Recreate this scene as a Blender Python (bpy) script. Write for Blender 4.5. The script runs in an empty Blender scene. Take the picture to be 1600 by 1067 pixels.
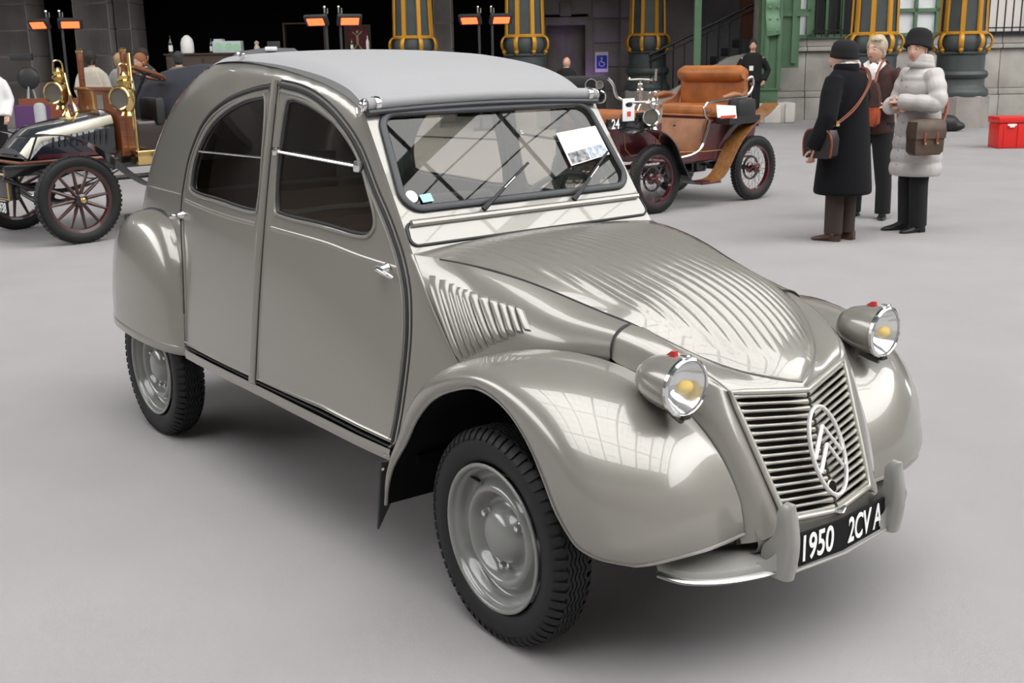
import bpy, bmesh, math, random
import numpy as np
from mathutils import Vector as V, Matrix, Euler
from mathutils.geometry import delaunay_2d_cdt

# ---------------------------------------------------------------- camera, sky, exposure
scn = bpy.context.scene
COL = scn.collection
CAMP = V((2.29198, -2.40737, 1.58462)); YAW, PIT, ROL, FPX = 2.46664, -0.24692, -0.01697, 1776.7
fw = V((math.cos(YAW)*math.cos(PIT), math.sin(YAW)*math.cos(PIT), math.sin(PIT)))
rt = V((math.sin(YAW), -math.cos(YAW), 0)); up = rt.cross(fw)
r2 = rt*math.cos(ROL)+up*math.sin(ROL); u2 = -rt*math.sin(ROL)+up*math.cos(ROL)
cd = bpy.data.cameras.new('camera'); cam = bpy.data.objects.new('camera', cd); COL.objects.link(cam)
cd.sensor_width = 36.0; cd.lens = FPX/1600*36; cd.clip_end = 300; cd.clip_start = .05
cam.matrix_world = Matrix(((r2.x, u2.x, -fw.x, CAMP.x), (r2.y, u2.y, -fw.y, CAMP.y), (r2.z, u2.z, -fw.z, CAMP.z), (0, 0, 0, 1)))
scn.camera = cam
cd.dof.use_dof = True; cd.dof.focus_distance = 3.6; cd.dof.aperture_fstop = 16.
vs = scn.view_settings
vs.view_transform = 'Standard'; vs.look = 'None'; vs.exposure = -0.7; vs.gamma = 1.0; vs.use_curve_mapping = False
scn.cycles.use_denoising = True
scn.cycles.max_bounces = 8; scn.cycles.transparent_max_bounces = 24; scn.cycles.sample_clamp_indirect = 6.0
wd = bpy.data.worlds.new('overcast_sky'); scn.world = wd; wd.use_nodes = True
wn = wd.node_tree; wn.nodes.clear()
wo = wn.nodes.new('ShaderNodeOutputWorld'); wb = wn.nodes.new('ShaderNodeBackground')
wb.inputs[0].default_value = (1.0, 0.995, 0.985, 1); wb.inputs[1].default_value = 9.0
wn.links.new(wb.outputs[0], wo.inputs[0])

# ---------------------------------------------------------------- helpers
PI = math.pi
MATS = {}
def mat(name, col, rough=.5, metal=0., var=0., vscale=8., bump=0., bscale=40., coat=0., emit=None, es=1., coatr=.04, spec=None, sheen=0.):
    if name in MATS: return MATS[name]
    m = bpy.data.materials.new(name); m.use_nodes = True
    nt = m.node_tree; b = nt.nodes['Principled BSDF']
    c = (col[0], col[1], col[2], 1)
    b.inputs['Base Color'].default_value = c
    b.inputs['Roughness'].default_value = rough; b.inputs['Metallic'].default_value = metal
    if coat: b.inputs['Coat Weight'].default_value = coat; b.inputs['Coat Roughness'].default_value = coatr
    if spec is not None: b.inputs['Specular IOR Level'].default_value = spec
    if sheen: b.inputs['Sheen Weight'].default_value = sheen
    if emit: b.inputs['Emission Color'].default_value = (*emit, 1); b.inputs['Emission Strength'].default_value = es
    if var or bump:
        tc = nt.nodes.new('ShaderNodeTexCoord')
    if var:
        n = nt.nodes.new('ShaderNodeTexNoise'); n.inputs['Scale'].default_value = vscale; n.inputs['Detail'].default_value = 5
        nt.links.new(tc.outputs['Object'], n.inputs['Vector'])
        r = nt.nodes.new('ShaderNodeValToRGB')
        r.color_ramp.elements[0].position = .3; r.color_ramp.elements[1].position = .7
        r.color_ramp.elements[0].color = (*[max(0, x*(1-var)) for x in col], 1)
        r.color_ramp.elements[1].color = (*[min(1, x*(1+var)) for x in col], 1)
        nt.links.new(n.outputs['Fac'], r.inputs[0]); nt.links.new(r.outputs[0], b.inputs['Base Color'])
    if bump:
        n2 = nt.nodes.new('ShaderNodeTexNoise'); n2.inputs['Scale'].default_value = bscale; n2.inputs['Detail'].default_value = 4
        nt.links.new(tc.outputs['Object'], n2.inputs['Vector'])
        bp = nt.nodes.new('ShaderNodeBump'); bp.inputs['Strength'].default_value = bump; bp.inputs['Distance'].default_value = .02
        nt.links.new(n2.outputs['Fac'], bp.inputs['Height']); nt.links.new(bp.outputs[0], b.inputs['Normal'])
    MATS[name] = m
    return m
def wood(name, c1, c2, rough=.35, scale=6., coat=.4):
    m = mat(name, c1, rough, coat=coat); nt = m.node_tree; b = nt.nodes['Principled BSDF']
    tc = nt.nodes.new('ShaderNodeTexCoord'); mp = nt.nodes.new('ShaderNodeMapping'); mp.inputs['Scale'].default_value = (1, 6, 6)
    n = nt.nodes.new('ShaderNodeTexNoise'); n.inputs['Scale'].default_value = scale; n.inputs['Detail'].default_value = 6; n.inputs['Distortion'].default_value = 1.2
    r = nt.nodes.new('ShaderNodeValToRGB'); r.color_ramp.elements[0].color = (*c1, 1); r.color_ramp.elements[1].color = (*c2, 1)
    r.color_ramp.elements[0].position = .35; r.color_ramp.elements[1].position = .65
    nt.links.new(tc.outputs['Object'], mp.inputs[0]); nt.links.new(mp.outputs[0], n.inputs['Vector']); nt.links.new(n.outputs['Fac'], r.inputs[0]); nt.links.new(r.outputs[0], b.inputs['Base Color'])
    return m
def glass(name, tint=(.8, .82, .8), gl=.9, frost=0.):
    m = bpy.data.materials.new(name); m.use_nodes = True; nt = m.node_tree; nt.nodes.clear()
    o = nt.nodes.new('ShaderNodeOutputMaterial'); mx = nt.nodes.new('ShaderNodeMixShader'); t = nt.nodes.new('ShaderNodeBsdfTransparent'); g = nt.nodes.new('ShaderNodeBsdfGlossy')
    f = nt.nodes.new('ShaderNodeFresnel'); f.inputs[0].default_value = 1.5
    t.inputs[0].default_value = (*tint, 1); g.inputs[0].default_value = (gl, gl, gl, 1); g.inputs['Roughness'].default_value = .01
    ge = nt.nodes.new('ShaderNodeNewGeometry'); ma = nt.nodes.new('ShaderNodeMath'); ma.operation = 'SUBTRACT'; ma.use_clamp = True
    f.inputs[0].default_value = 1.5; nt.links.new(f.outputs[0], ma.inputs[0]); nt.links.new(ge.outputs['Backfacing'], ma.inputs[1])
    nt.links.new(ma.outputs[0], mx.inputs[0]); nt.links.new(t.outputs[0], mx.inputs[1]); nt.links.new(g.outputs[0], mx.inputs[2]); nt.links.new(mx.outputs[0], o.inputs[0])
    if frost:
        df = nt.nodes.new('ShaderNodeBsdfTranslucent'); df.inputs[0].default_value = (.95, .95, .95, 1); m2 = nt.nodes.new('ShaderNodeMixShader'); m2.inputs[0].default_value = frost
        d3 = nt.nodes.new('ShaderNodeBsdfDiffuse'); d3.inputs[0].default_value = (.8, .8, .8, 1); m3 = nt.nodes.new('ShaderNodeMixShader'); m3.inputs[0].default_value = .6
        nt.links.new(df.outputs[0], m3.inputs[1]); nt.links.new(d3.outputs[0], m3.inputs[2]); nt.links.new(mx.outputs[0], m2.inputs[1]); nt.links.new(m3.outputs[0], m2.inputs[2]); nt.links.new(m2.outputs[0], o.inputs[0])
    MATS[name] = m
    return m
def cr(pts, n=6, closed=False):
    """Catmull-Rom through the points (any dimension)."""
    P = [tuple(p) for p in pts]; N = len(P); out = []
    for i in range(N if closed else N-1):
        if closed: a, b, c, d = P[i-1], P[i], P[(i+1) % N], P[(i+2) % N]
        else: a, b, c, d = P[max(i-1, 0)], P[i], P[i+1], P[min(i+2, N-1)]
        for k in range(n):
            t = k/n; t2 = t*t; t3 = t2*t
            out.append(tuple(.5*(2*q+(r-p)*t+(2*p-5*q+4*r-s)*t2+(3*q-p-3*r+s)*t3) for p, q, r, s in zip(a, b, c, d)))
    if not closed: out.append(P[-1])
    return out
def lerp(a, b, t): return tuple(x+(y-x)*t for x, y in zip(a, b))
class MB:
    """collects shapes and links them as one mesh object"""
    def __init__(s): s.v = []; s.f = []
    def add(s, vs, fs, M=None):
        o = len(s.v)
        s.v += [tuple(M @ V(p)) for p in vs] if M is not None else [tuple(p) for p in vs]
        s.f += [tuple(i+o for i in f) for f in fs]
        return s
    def box(s, c, d, M=None, bev=0.):
        x, y, z = (q/2 for q in d)
        if bev:
            b = min(bev, x*.9, y*.9, z*.9); vs = []; idx = {}
            bm = bmesh.new(); bmesh.ops.create_cube(bm, size=1)
            for w in bm.verts: w.co = V((w.co.x*d[0]+c[0], w.co.y*d[1]+c[1], w.co.z*d[2]+c[2]))
            bmesh.ops.bevel(bm, geom=bm.edges[:], offset=b, segments=2, affect='EDGES', profile=.6)
            s.bm(bm, M); return s
        vs = [(c[0]+i*x, c[1]+j*y, c[2]+k*z) for i in (-1, 1) for j in (-1, 1) for k in (-1, 1)]
        return s.add(vs, [(0, 1, 3, 2), (4, 6, 7, 5), (0, 4, 5, 1), (2, 3, 7, 6), (0, 2, 6, 4), (1, 5, 7, 3)], M)
    def bm(s, bm, M=None):
        bm.verts.ensure_lookup_table(); bm.verts.index_update()
        s.add([w.co[:] for w in bm.verts], [tuple(q.index for q in f.verts) for f in bm.faces], M); bm.free(); return s
    def loft(s, rings, closed=True, caps=(True, True), M=None):
        n = len(rings[0]); vs = [p for r in rings for p in r]; fs = []
        for i in range(len(rings)-1):
            for j in range(n if closed else n-1):
                a = i*n+j; b = i*n+(j+1) % n
                fs.append((a, b, b+n, a+n))
        if closed and caps[0]: fs.append(tuple(range(n))[::-1])
        if closed and caps[1]: fs.append(tuple(range((len(rings)-1)*n, len(rings)*n)))
        return s.add(vs, fs, M)
    def grid(s, rows, M=None): return s.loft(rows, closed=False, M=M)
    def lathe(s, prof, M=None, seg=24, a0=0., a1=2*PI, caps=None):
        """profile (radius, height) around local z"""
        full = abs(a1-a0) > 6.28; n = seg if full else seg+1
        rings = [[(r*math.cos(a0+(a1-a0)*k/seg), r*math.sin(a0+(a1-a0)*k/seg), h) for k in range(n)] for r, h in prof]
        if full: return s.loft(rings, True, caps or (prof[0][0] > 1e-6, prof[-1][0] > 1e-6), M)
        return s.loft(rings, False, M=M)
    def tube(s, pts, r, seg=8, closed=False, caps=True, M=None):
        P = [V(p) for p in pts]; N = len(P); rings = []; pn = None
        for i in range(N):
            if closed: t = P[(i+1) % N]-P[i-1]
            else: t = P[min(i+1, N-1)]-P[max(i-1, 0)]
            if t.length < 1e-9: t = V((0, 0, 1))
            t.normalize()
            if pn is None:
                pn = t.cross(V((0, 0, 1)))
                if pn.length < .1: pn = t.cross(V((1, 0, 0)))
            pn = pn-t*pn.dot(t); pn.normalize(); bn = t.cross(pn)
            rr = r[i] if isinstance(r, (list, tuple)) else r
            rx, ry = rr if isinstance(rr, tuple) else (rr, rr)
            rings.append([P[i]+pn*(math.cos(2*PI*k/seg)*rx)+bn*(math.sin(2*PI*k/seg)*ry) for k in range(seg)])
        if closed: rings.append(rings[0]); return s.loft(rings, True, (False, False), M)
        return s.loft(rings, True, (caps, caps), M)
    def ball(s, c, r, seg=12, M=None):
        rx, ry, rz = r if isinstance(r, tuple) else (r, r, r)
        m = Matrix.Translation(c) @ Matrix.Diagonal((rx, ry, rz, 1))
        return s.lathe([(math.sin(PI*k/(seg//2)), -math.cos(PI*k/(seg//2))) for k in range(seg//2+1)], (M @ m) if M is not None else m, seg)
    def prism(s, poly, h, M=None):
        """polygon in local xy extruded to h"""
        n = len(poly)
        return s.add([(x, y, 0) for x, y in poly]+[(x, y, h) for x, y in poly],
                     [tuple(range(n))[::-1], tuple(range(n, 2*n))]+[(i, (i+1) % n, n+(i+1) % n, n+i) for i in range(n)], M)
    def obj(s, name, m, parent=None, ang=40, smooth=True, recalc=True, mod=None):
        me = bpy.data.meshes.new(name); me.from_pydata(s.v, [], s.f)
        if recalc:
            b = bmesh.new(); b.from_mesh(me); bmesh.ops.remove_doubles(b, verts=b.verts[:], dist=1e-5); bmesh.ops.recalc_face_normals(b, faces=b.faces[:]); b.to_mesh(me); b.free()
        me.update()
        if smooth:
            me.shade_smooth()
            if ang < 179: me.set_sharp_from_angle(angle=math.radians(ang))
        me.materials.append(m if not isinstance(m, str) else MATS[m])
        o = bpy.data.objects.new(name, me); COL.objects.link(o); o.parent = parent
        return o
def tag(o, label=None, cat=None, group=None, kind=None):
    if label: o['label'] = label
    if cat: o['category'] = cat
    if group: o['group'] = group
    if kind: o['kind'] = kind
    return o
def thing(name, label, cat, loc=(0, 0, 0), rz=0., group=None):
    o = bpy.data.objects.new(name, None); COL.objects.link(o); o.location = loc; o.rotation_euler = (0, 0, rz); o.empty_display_size = .2
    return tag(o, label, cat, group)
def copy_obj(o, parent=None, M=None):
    c = o.copy(); COL.objects.link(c); c.parent = parent
    for ch in list(o.children): copy_obj(ch, c)
    return c
def T(x, y, z): return Matrix.Translation((x, y, z))
def RX(a): return Matrix.Rotation(a, 4, 'X')
def RY(a): return Matrix.Rotation(a, 4, 'Y')
def RZ(a): return Matrix.Rotation(a, 4, 'Z')
def text_mesh(name, body, size, m, parent, M, ext=.001, sx=1., bold=0., align='CENTER'):
    cu = bpy.data.curves.new(name, 'FONT'); cu.body = body; cu.size = size; cu.extrude = ext; cu.align_x = align; cu.align_y = 'CENTER'; cu.offset = bold
    t = bpy.data.objects.new('tmp_text', cu); COL.objects.link(t)
    dg = bpy.context.evaluated_depsgraph_get(); me = bpy.data.meshes.new_from_object(t.evaluated_get(dg)); me.name = name
    bpy.data.objects.remove(t); bpy.data.curves.remove(cu)
    me.transform(M @ Matrix.Diagonal((sx, 1, 1, 1))); me.materials.clear(); me.materials.append(MATS[m] if isinstance(m, str) else m)
    o = bpy.data.objects.new(name, me); COL.objects.link(o); o.parent = parent
    return o
# frame of the hall: lateral (right of the camera) and depth along the floor, metres
HF = V((math.cos(YAW), math.sin(YAW), 0)); HR = V((math.sin(YAW), -math.cos(YAW), 0)); HO = V((CAMP.x, CAMP.y, 0))
HYAW = math.atan2(HR.y, HR.x)
def H(lat, dep, z=0.): p = HO+HR*lat+HF*dep; return V((p.x, p.y, z))
HM = Matrix(((HR.x, HF.x, 0, HO.x), (HR.y, HF.y, 0, HO.y), (0, 0, 1, 0), (0, 0, 0, 1)))   # local x=lateral, y=depth
def HMat(lat, dep, z=0., rz=0.): return HM @ T(lat, dep, z) @ RZ(rz)
# ================================================================ the exhibition hall
mat('carpet', (.305, .290, .293), .95, var=.05, vscale=1.2, bump=.25, bscale=400)
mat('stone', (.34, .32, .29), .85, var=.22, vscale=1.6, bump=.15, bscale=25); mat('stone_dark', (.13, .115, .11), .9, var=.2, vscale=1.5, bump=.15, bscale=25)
mat('stone_mid', (.22, .195, .185), .9, var=.2, vscale=1.5, bump=.1, bscale=20); mat('plaster_grey', (.40, .40, .41), .8, var=.04); mat('recess_black', (.004, .004, .004), 1., spec=0)
mat('iron_green', (.085, .16, .09), .55, var=.1, vscale=3); mat('iron_dark', (.045, .055, .055), .5, var=.25, vscale=3); mat('gilt', (.50, .24, .02), .45, .3); mat('iron_black', (.008, .008, .009), .5)
mat('white_pane', (.72, .74, .75), .35); mat('roof_iron', (.10, .13, .12), .7); mat('wall_far', (.30, .28, .27), .9, var=.15, vscale=.4)
mat('concrete', (.45, .42, .38), .9, var=.15, vscale=2); mat('pedestal', (.28, .25, .23), .85, var=.2, vscale=2)
def st(o): return tag(o, kind='structure')
st(MB().box((0, 5, -.06), (90, 72, .12), HM).obj('floor', 'carpet'))
# glazed iron vault high above (open to the bright sky between the ribs)
ZS, RV, DC = 12., 27., 2.
rf = MB()
def vp(a, r=RV): return (DC+r*math.cos(a), ZS+r*.75*math.sin(a))
for lat in range(-42, 43, 7):
    for k in range(24):
        a0, a1 = PI*k/24, PI*(k+1)/24
        p, q = vp(a0), vp(a1); p2, q2 = vp(a0, RV-.9), vp(a1, RV-.9)
        rf.add([(lat-.25, *p), (lat+.25, *p), (lat+.25, *q), (lat-.25, *q), (lat-.25, *p2), (lat+.25, *p2), (lat+.25, *q2), (lat-.25, *q2)], [(0, 1, 2, 3), (4, 5, 6, 7), (0, 4, 7, 3), (1, 5, 6, 2)], HM)
for k in range(1, 24):
    y, z = vp(PI*k/24); w = .5 if k % 4 == 0 else .16
    rf.box((0, y, z), (90, w, w*.8), HM)
for lat in range(-42, 43):
    if lat % 7 in (2, 4):
        for k in range(24):
            p, q = vp(PI*k/24), vp(PI*(k+1)/24)
            rf.add([(lat-.05, *p), (lat+.05, *p), (lat+.05, *q), (lat-.05, *q)], [(0, 1, 2, 3)], HM)
for k in range(24):      # solid panels added on haunches and left bays to shape the skylight
    p, q = vp(PI*k/24), vp(PI*(k+1)/24)
    for lat in range(-42, 42, 7):
        if k < 9 or k > 18 or lat < -14:
            rf.add([(lat, p[0], p[1]+.1), (lat+7, p[0], p[1]+.1), (lat+7, q[0], q[1]+.1), (lat, q[0], q[1]+.1)], [(0, 1, 2, 3)], HM)
tag(rf.obj('ceiling', 'roof_iron', smooth=False, recalc=False), kind='structure')
st(MB().box((-43, 2, 8), (.5, 60, 16), HM).obj('wall_left', 'wall_far', smooth=False))
st(MB().box((43, 2, 8), (.5, 60, 16), HM).obj('wall_right', 'wall_far', smooth=False))
st(MB().box((0, -25.3, 6), (86, .5, 12), HM).obj('wall_front', 'wall_far', smooth=False))
# back wall: upper storey, and the recess under the gallery
st(MB().box((0, 30.5, 8.6), (86, .6, 7.), HM).obj('wall_back', 'wall_far', smooth=False))
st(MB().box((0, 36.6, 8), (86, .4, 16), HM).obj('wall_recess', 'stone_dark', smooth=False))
st(MB().box((0, 31.2, 5.4), (86, 11.2, .4), HM).obj('gallery_soffit', 'stone_dark', smooth=False))  # unseen overhang, widened across the hall to keep the far end dark
st(MB().box((-21.6, 31.0, 2.6), (43, .08, 5.2), HM).obj('recess_black_sheet', 'recess_black', smooth=False))  # black sheet put in for the deep shade under the gallery
# stone piers on the left
def pier(x0, x1, dep, m='stone_mid', th=1.2, zt=5.2):
    rootw = MB().box(((x0+x1)/2, dep+th/2, zt/2), (x1-x0-.04, th, zt), HM).obj('wall_pier', 'stone_dark', smooth=False); st(rootw)
    z = 0; k = 0
    while z < 3.4:
        h = .62 if k else .5
        MB().box(((x0+x1)/2, dep+th/2, z+h/2), (x1-x0+(.06 if k == 0 else 0), th+(.06 if k == 0 else 0), h-.015), HM, .012).obj('stone_block', m, rootw, 30)
        z += h; k += 1
    return rootw
pier(-13.6, -11.75, 29.0); pier(-10.62, -9.75, 29.0); pier(-9.7, -9.32, 29.3); pier(-1.75, -1.32, 28.2)
# wall with the doorway lit in violet
mat('stone_violet', (.26, .23, .23), .9, var=.1, vscale=1.5)
wd_ = MB().box((.55, 31.3, 2.6), (.9, .5, 5.2), HM).box((3.6, 31.3, 2.6), (2.9, .5, 5.2), HM).box((1.55, 31.3, 3.9), (1.2, .5, 2.6), HM).obj('wall_doorway', 'stone_violet', smooth=False); st(wd_)
MB().box((2.17, 31.02, 1.25), (.22, .12, 2.5), HM, .01).box((1.55, 31.02, 2.42), (1.44, .12, .2), HM, .01).box((.93, 31.02, 1.25), (.2, .12, 2.5), HM, .01).obj('door_surround', 'stone_mid', wd_)
MB().box((1.55, 31.0, 2.72), (.30, .16, .36), HM, .03).obj('keystone', 'stone_mid', wd_)
for x in (2.55, 3.3): 
    for k in range(6): MB().box((x+.05, 31.02, .3+.62*k), (.70, .06, .60), HM, .012).obj('stone_block', 'stone_mid', wd_, 30)
d1 = MB().box((1.55, 31.5, 1.18), (1.05, .06, 2.34), HM).obj('door_1', 'stone_mid', smooth=False); st(d1)
for x in (1.29, 1.81): MB().box((x, 31.46, 1.2), (.44, .03, 2.1), HM, .01).obj('door_panel', 'stone_mid', d1)
vl = bpy.data.lights.new('violet_uplight', 'SPOT'); vl.energy = 110; vl.color = (.52, .22, 1.); vl.spot_size = 1.2; vl.spot_blend = .8; vl.shadow_soft_size = .1
lo = bpy.data.objects.new('violet_uplight_lamp', vl); COL.objects.link(lo); lo.matrix_world = HMat(2.2, 30.75, .15) @ RX(PI-.22)
# grey wall behind the stairs
st(MB().box((6.2, 32.0, 2.6), (3.6, .4, 5.2), HM).obj('wall_stairwell', 'plaster_grey', smooth=False))
mat('salmon', (.55, .25, .17), .8); st(MB().box((6.55, 31.75, 2.9), (.55, .08, 2.6), HM).obj('wall_panel', 'salmon', smooth=False))
# right wall: stone base with cornice, windows above
wr = MB().box((11.2, 27.4, 2.6), (10.8, .6, 5.2), HM).obj('wall_base', 'stone_mid', smooth=False); st(wr)
x = 5.95; k = 0
mat('stone_pale', (.60, .57, .53), .85, var=.12, vscale=2)
while x < 16:
    w = (.95, 1.5, 1.25, .8)[k % 4]
    MB().box((x+w/2, 27.04, .25), (w-.012, .16, .5), HM, .012).obj('stone_block', 'stone', wr, 30)
    MB().box((x+w/2, 27.06, .58), (w-.012, .10, .14), HM, .02).obj('stone_block', 'stone', wr, 30)
    MB().box((x+w/2, 27.08, 1.10), (w-.012, .06, .88), HM, .012).obj('stone_block', 'stone', wr, 30)
    MB().box((x+w/2, 27.03, 1.60), (w-.012, .16, .10), HM, .02).obj('stone_block', 'stone', wr, 30)
    MB().box((x+w/2, 27.06, 1.76), (w-.012, .10, .20), HM, .012).obj('stone_block', 'stone', wr, 30)
    x += w; k += 1
def window(n, x0, x1, nx, zs, frame, pane, dep=27.0, bars=0):
    wroot = MB()
    t = .05
    for x in (x0, x1): wroot.box((x, dep, 2.9), (.09, .12, 2.1), HM)
    for z in zs: wroot.box(((x0+x1)/2, dep, z), (x1-x0+.09, .12, .08), HM)
    o = wroot.obj('window_%d' % n, frame, smooth=False); st(o)
    for i in range(nx):
        a = x0+(x1-x0)*i/nx; b = x0+(x1-x0)*(i+1)/nx
        if i: MB().box((a, dep-.01, 2.9), (.07, .1, 2.1), HM).obj('mullion', frame, o, smooth=False)
        for z0, z1 in zip(zs[:-1], zs[1:]): MB().box(((a+b)/2, dep+.04, (z0+z1)/2), (b-a, .02, z1-z0), HM).obj('pane', pane, o, smooth=False)
    for i in range(bars):
        xx = x0+(x1-x0)*(i+.5)/bars; MB().tube([(xx, dep-.12, 1.86), (xx, dep-.12, 3.9)], .016, 6, M=HM).obj('bar', 'iron_black', o)
    if bars: MB().box(((x0+x1)/2, dep-.12, 2.0), (x1-x0, .02, .03), HM).obj('cross_bar', 'iron_black', o)
    return o
window(1, 6.55, 6.90, 1, [1.88, 2.45, 3.0, 3.9], 'iron_green', 'white_pane')
window(2, 6.98, 8.0, 3, [1.88, 3.9], 'iron_green', 'iron_black', bars=7)
window(3, 8.85, 9.85, 2, [1.88, 2.42, 3.0, 3.9], 'iron_green', 'white_pane')
mat('bright_room', (.75, .70, .66), .8)
window(4, 10.9, 14., 3, [1.88, 3.9], 'iron_black', 'bright_room', bars=17)
# iron columns with gilt straps
def column(lat, dep, label, sc=1., ped=True, zr=1.86, w=.5):
    root = thing('iron_column', label, 'column', H(lat, dep), HYAW, 'gilded iron columns')
    k = zr/1.86; A = math.radians(22.5)
    def octo(r, z, n=8): return [(r*math.cos(A+2*PI*i/n), r*math.sin(A+2*PI*i/n), z) for i in range(n)]
    MB().loft([octo(w*1.20, 0), octo(w*1.20, .62*k), octo(w*1.14, .64*k)]).obj('pedestal', 'pedestal', root, 30)
    MB().lathe([(w*1.12, .62*k), (w*1.15, .68*k), (w*1.12, .75*k), (w*1.0, .80*k), (w*.96, .84*k), (w*.96, .97*k), (w*1.04, 1.0*k), (w*1.08, 1.06*k), (w*1.03, 1.12*k), (w*.93, 1.14*k)], None, 32).obj('base_moulding', 'iron_dark', root, 40)
    MB().lathe([(w*.92, 1.13*k), (w*.92, 1.44*k), (w*1.0, 1.47*k), (w*.90, 1.51*k)], None, 32).obj('drum', 'iron_dark', root, 40)
    MB().lathe([(w*.80, 1.50*k), (w*.88, 1.54*k), (w*.93, 1.64*k), (w*.93, 1.72*k), (w*.86, 1.84*k)], None, 32).obj('collar', 'iron_dark', root, 40)
    MB().loft([octo(w*.84, 1.84*k, 8), octo(w*.80, 3.0), octo(w*.78, 5.2)]).obj('shaft', 'iron_dark', root, 30)
    MB().lathe([(w*.90, 1.83*k), (w*.93, 1.845*k), (w*.93, 1.885*k), (w*.90, 1.90*k)], None, 32).obj('gilt_ring', 'gilt', root, 40)
    for i in range(8):
        a = A+2*PI*i/8; ca, sa = math.cos(a), math.sin(a)
        f = lambda r, z: (r*w*ca, r*w*sa, z*k)
        mb = MB()
        M8 = RZ(a)
        mb.loft([[(r*w+dx, dy, z) for dx, dy in ((-.01, -.05), (.03, -.04), (.03, .04), (-.01, .05))] for r, z in ((.87, 1.86*k), (.82, 3.), (.80, 5.2))], M=M8)
        mb.tube(cr([f(.90, 1.86), f(1.04, 1.82), f(1.12, 1.73), f(1.09, 1.62), f(.98, 1.56), f(.93, 1.53)], 3), [(.05, .025)]*16, 6)
        mb.ball(f(1.0, 1.545), .05, 8).ball(f(.96, 1.50), .03, 8)
        mb.obj('gilt_strap', 'gilt', root, 50)
    return root
column(-2.10, 26.4, 'gilded dark iron column leftmost of all, behind the rear of the canvas roof', zr=1.99)
column(.40, 26.4, 'gilded dark iron column between the heater and the doorway', zr=1.98)
column(3.47, 29.0, 'gilded dark iron column at the foot of the stair railing', zr=2.0)
column(7.25, 23.2, 'gilded dark iron column behind the short-haired woman', zr=1.86, w=.49)
column(9.15, 23.6, 'gilded dark iron column on the stone pedestal beside the red crate', zr=1.85)
# green cast-iron stanchion with riveted strap
g = thing('iron_stanchion', 'green cast iron stanchion with riveted strap beside the guard', 'pillar', H(5.95, 26.2), HYAW)
MB().box((0, 0, .22), (.95, .6, .44), bev=.03).box((-.05, -.32, .20), (.36, .16, .40), bev=.03).box((.34, -.32, .22), (.22, .16, .42), bev=.03).obj('stone_foot', 'stone_pale', g)
MB().box((-.14, 0, .58), (.46, .44, .3), bev=.02).box((-.14, 0, .74), (.58, .5, .05), bev=.01).box((-.14, 0, 3.2), (.36, .36, 4.9)).tube([(-.2, -.2, .75), (-.2, -.2, 5.2)], .06, 8).tube([(.08, -.2, .75), (.08, -.2, 5.2)], .06, 8).box((.35, .1, 3.2), (.42, .3, 4.)).box((.42, -.06, 3.2), (.10, .14, 3.8)).box((.3, 0, 2.35), (.9, .2, .08)).obj('post', 'iron_green', g, 30)
mat('iron_green_lt', (.15, .27, .16), .5)
sp = MB().tube(cr([(-.12, -.22, 2.75), (-.11, -.30, 2.62), (-.10, -.24, 2.4), (-.08, -.30, 2.1), (-.06, -.27, 1.92)], 4), [(.16, .05)]*17, 8).obj('strap', 'iron_green_lt', g)
for z in (2.0, 2.25, 2.5): 
    for x in (-.18, .0): MB().ball((x, -.32, z), .03, 8).obj('rivet', 'iron_green_lt', g)
g = thing('green_post', 'slim green iron post in front of the stair railing', 'post', H(4.40, 27.2), HYAW)
MB().box((0, 0, 2.6), (.16, .16, 5.2)).box((0, 0, .2), (.3, .3, .4), bev=.03).obj('shaft', 'iron_green', g, 30)
MB().box((0, -.09, 1.1), (.2, .06, .12), bev=.02).obj('bracket', 'iron_green', g)
# stair: sloping stone string, railing
stp = thing('staircase', 'stone stair with black iron railing rising to the right', 'stairs', H(3.8, 28.4), HYAW)
MB().add([(-.2, 0, 0), (2.2, 0, 0), (2.2, 0, 1.55), (1.6, 0, 1.45), (-.2, 0, .45), (-.2, .3, 0), (2.2, .3, 0), (2.2, .3, 1.55), (1.6, .3, 1.45), (-.2, .3, .45)], [(0, 1, 2, 3, 4), (5, 9, 8, 7, 6), (0, 4, 9, 5), (4, 3, 8, 9), (3, 2, 7, 8), (1, 6, 7, 2)]).obj('string_wall', 'concrete', stp, smooth=False)
for i in range(9): MB().box((-.1+.27*i, .9, .12+.10*i+.02), (.27, 1.2, .24+.2*i)).obj('step', 'iron_dark', stp, smooth=False)
mb = MB().tube([(-.35, .1, 1.52), (2.25, .1, 2.72)], .035, 8).obj('hand_rail', 'iron_black', stp)
MB().tube([(-.35, .1, 1.38), (2.25, .1, 2.58)], .02, 6).obj('lower_rail', 'iron_black', stp)
for i in range(10):
    x = -.3+.27*i; MB().tube([(x, .1, .45+.462*(x+.35)), (x, .1, 1.52+.462*(x+.35) if i % 2 == 0 else 1.40+.462*(x+.35))], .022 if i % 2 == 0 else .015, 6).obj('baluster', 'iron_black', stp)
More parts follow.
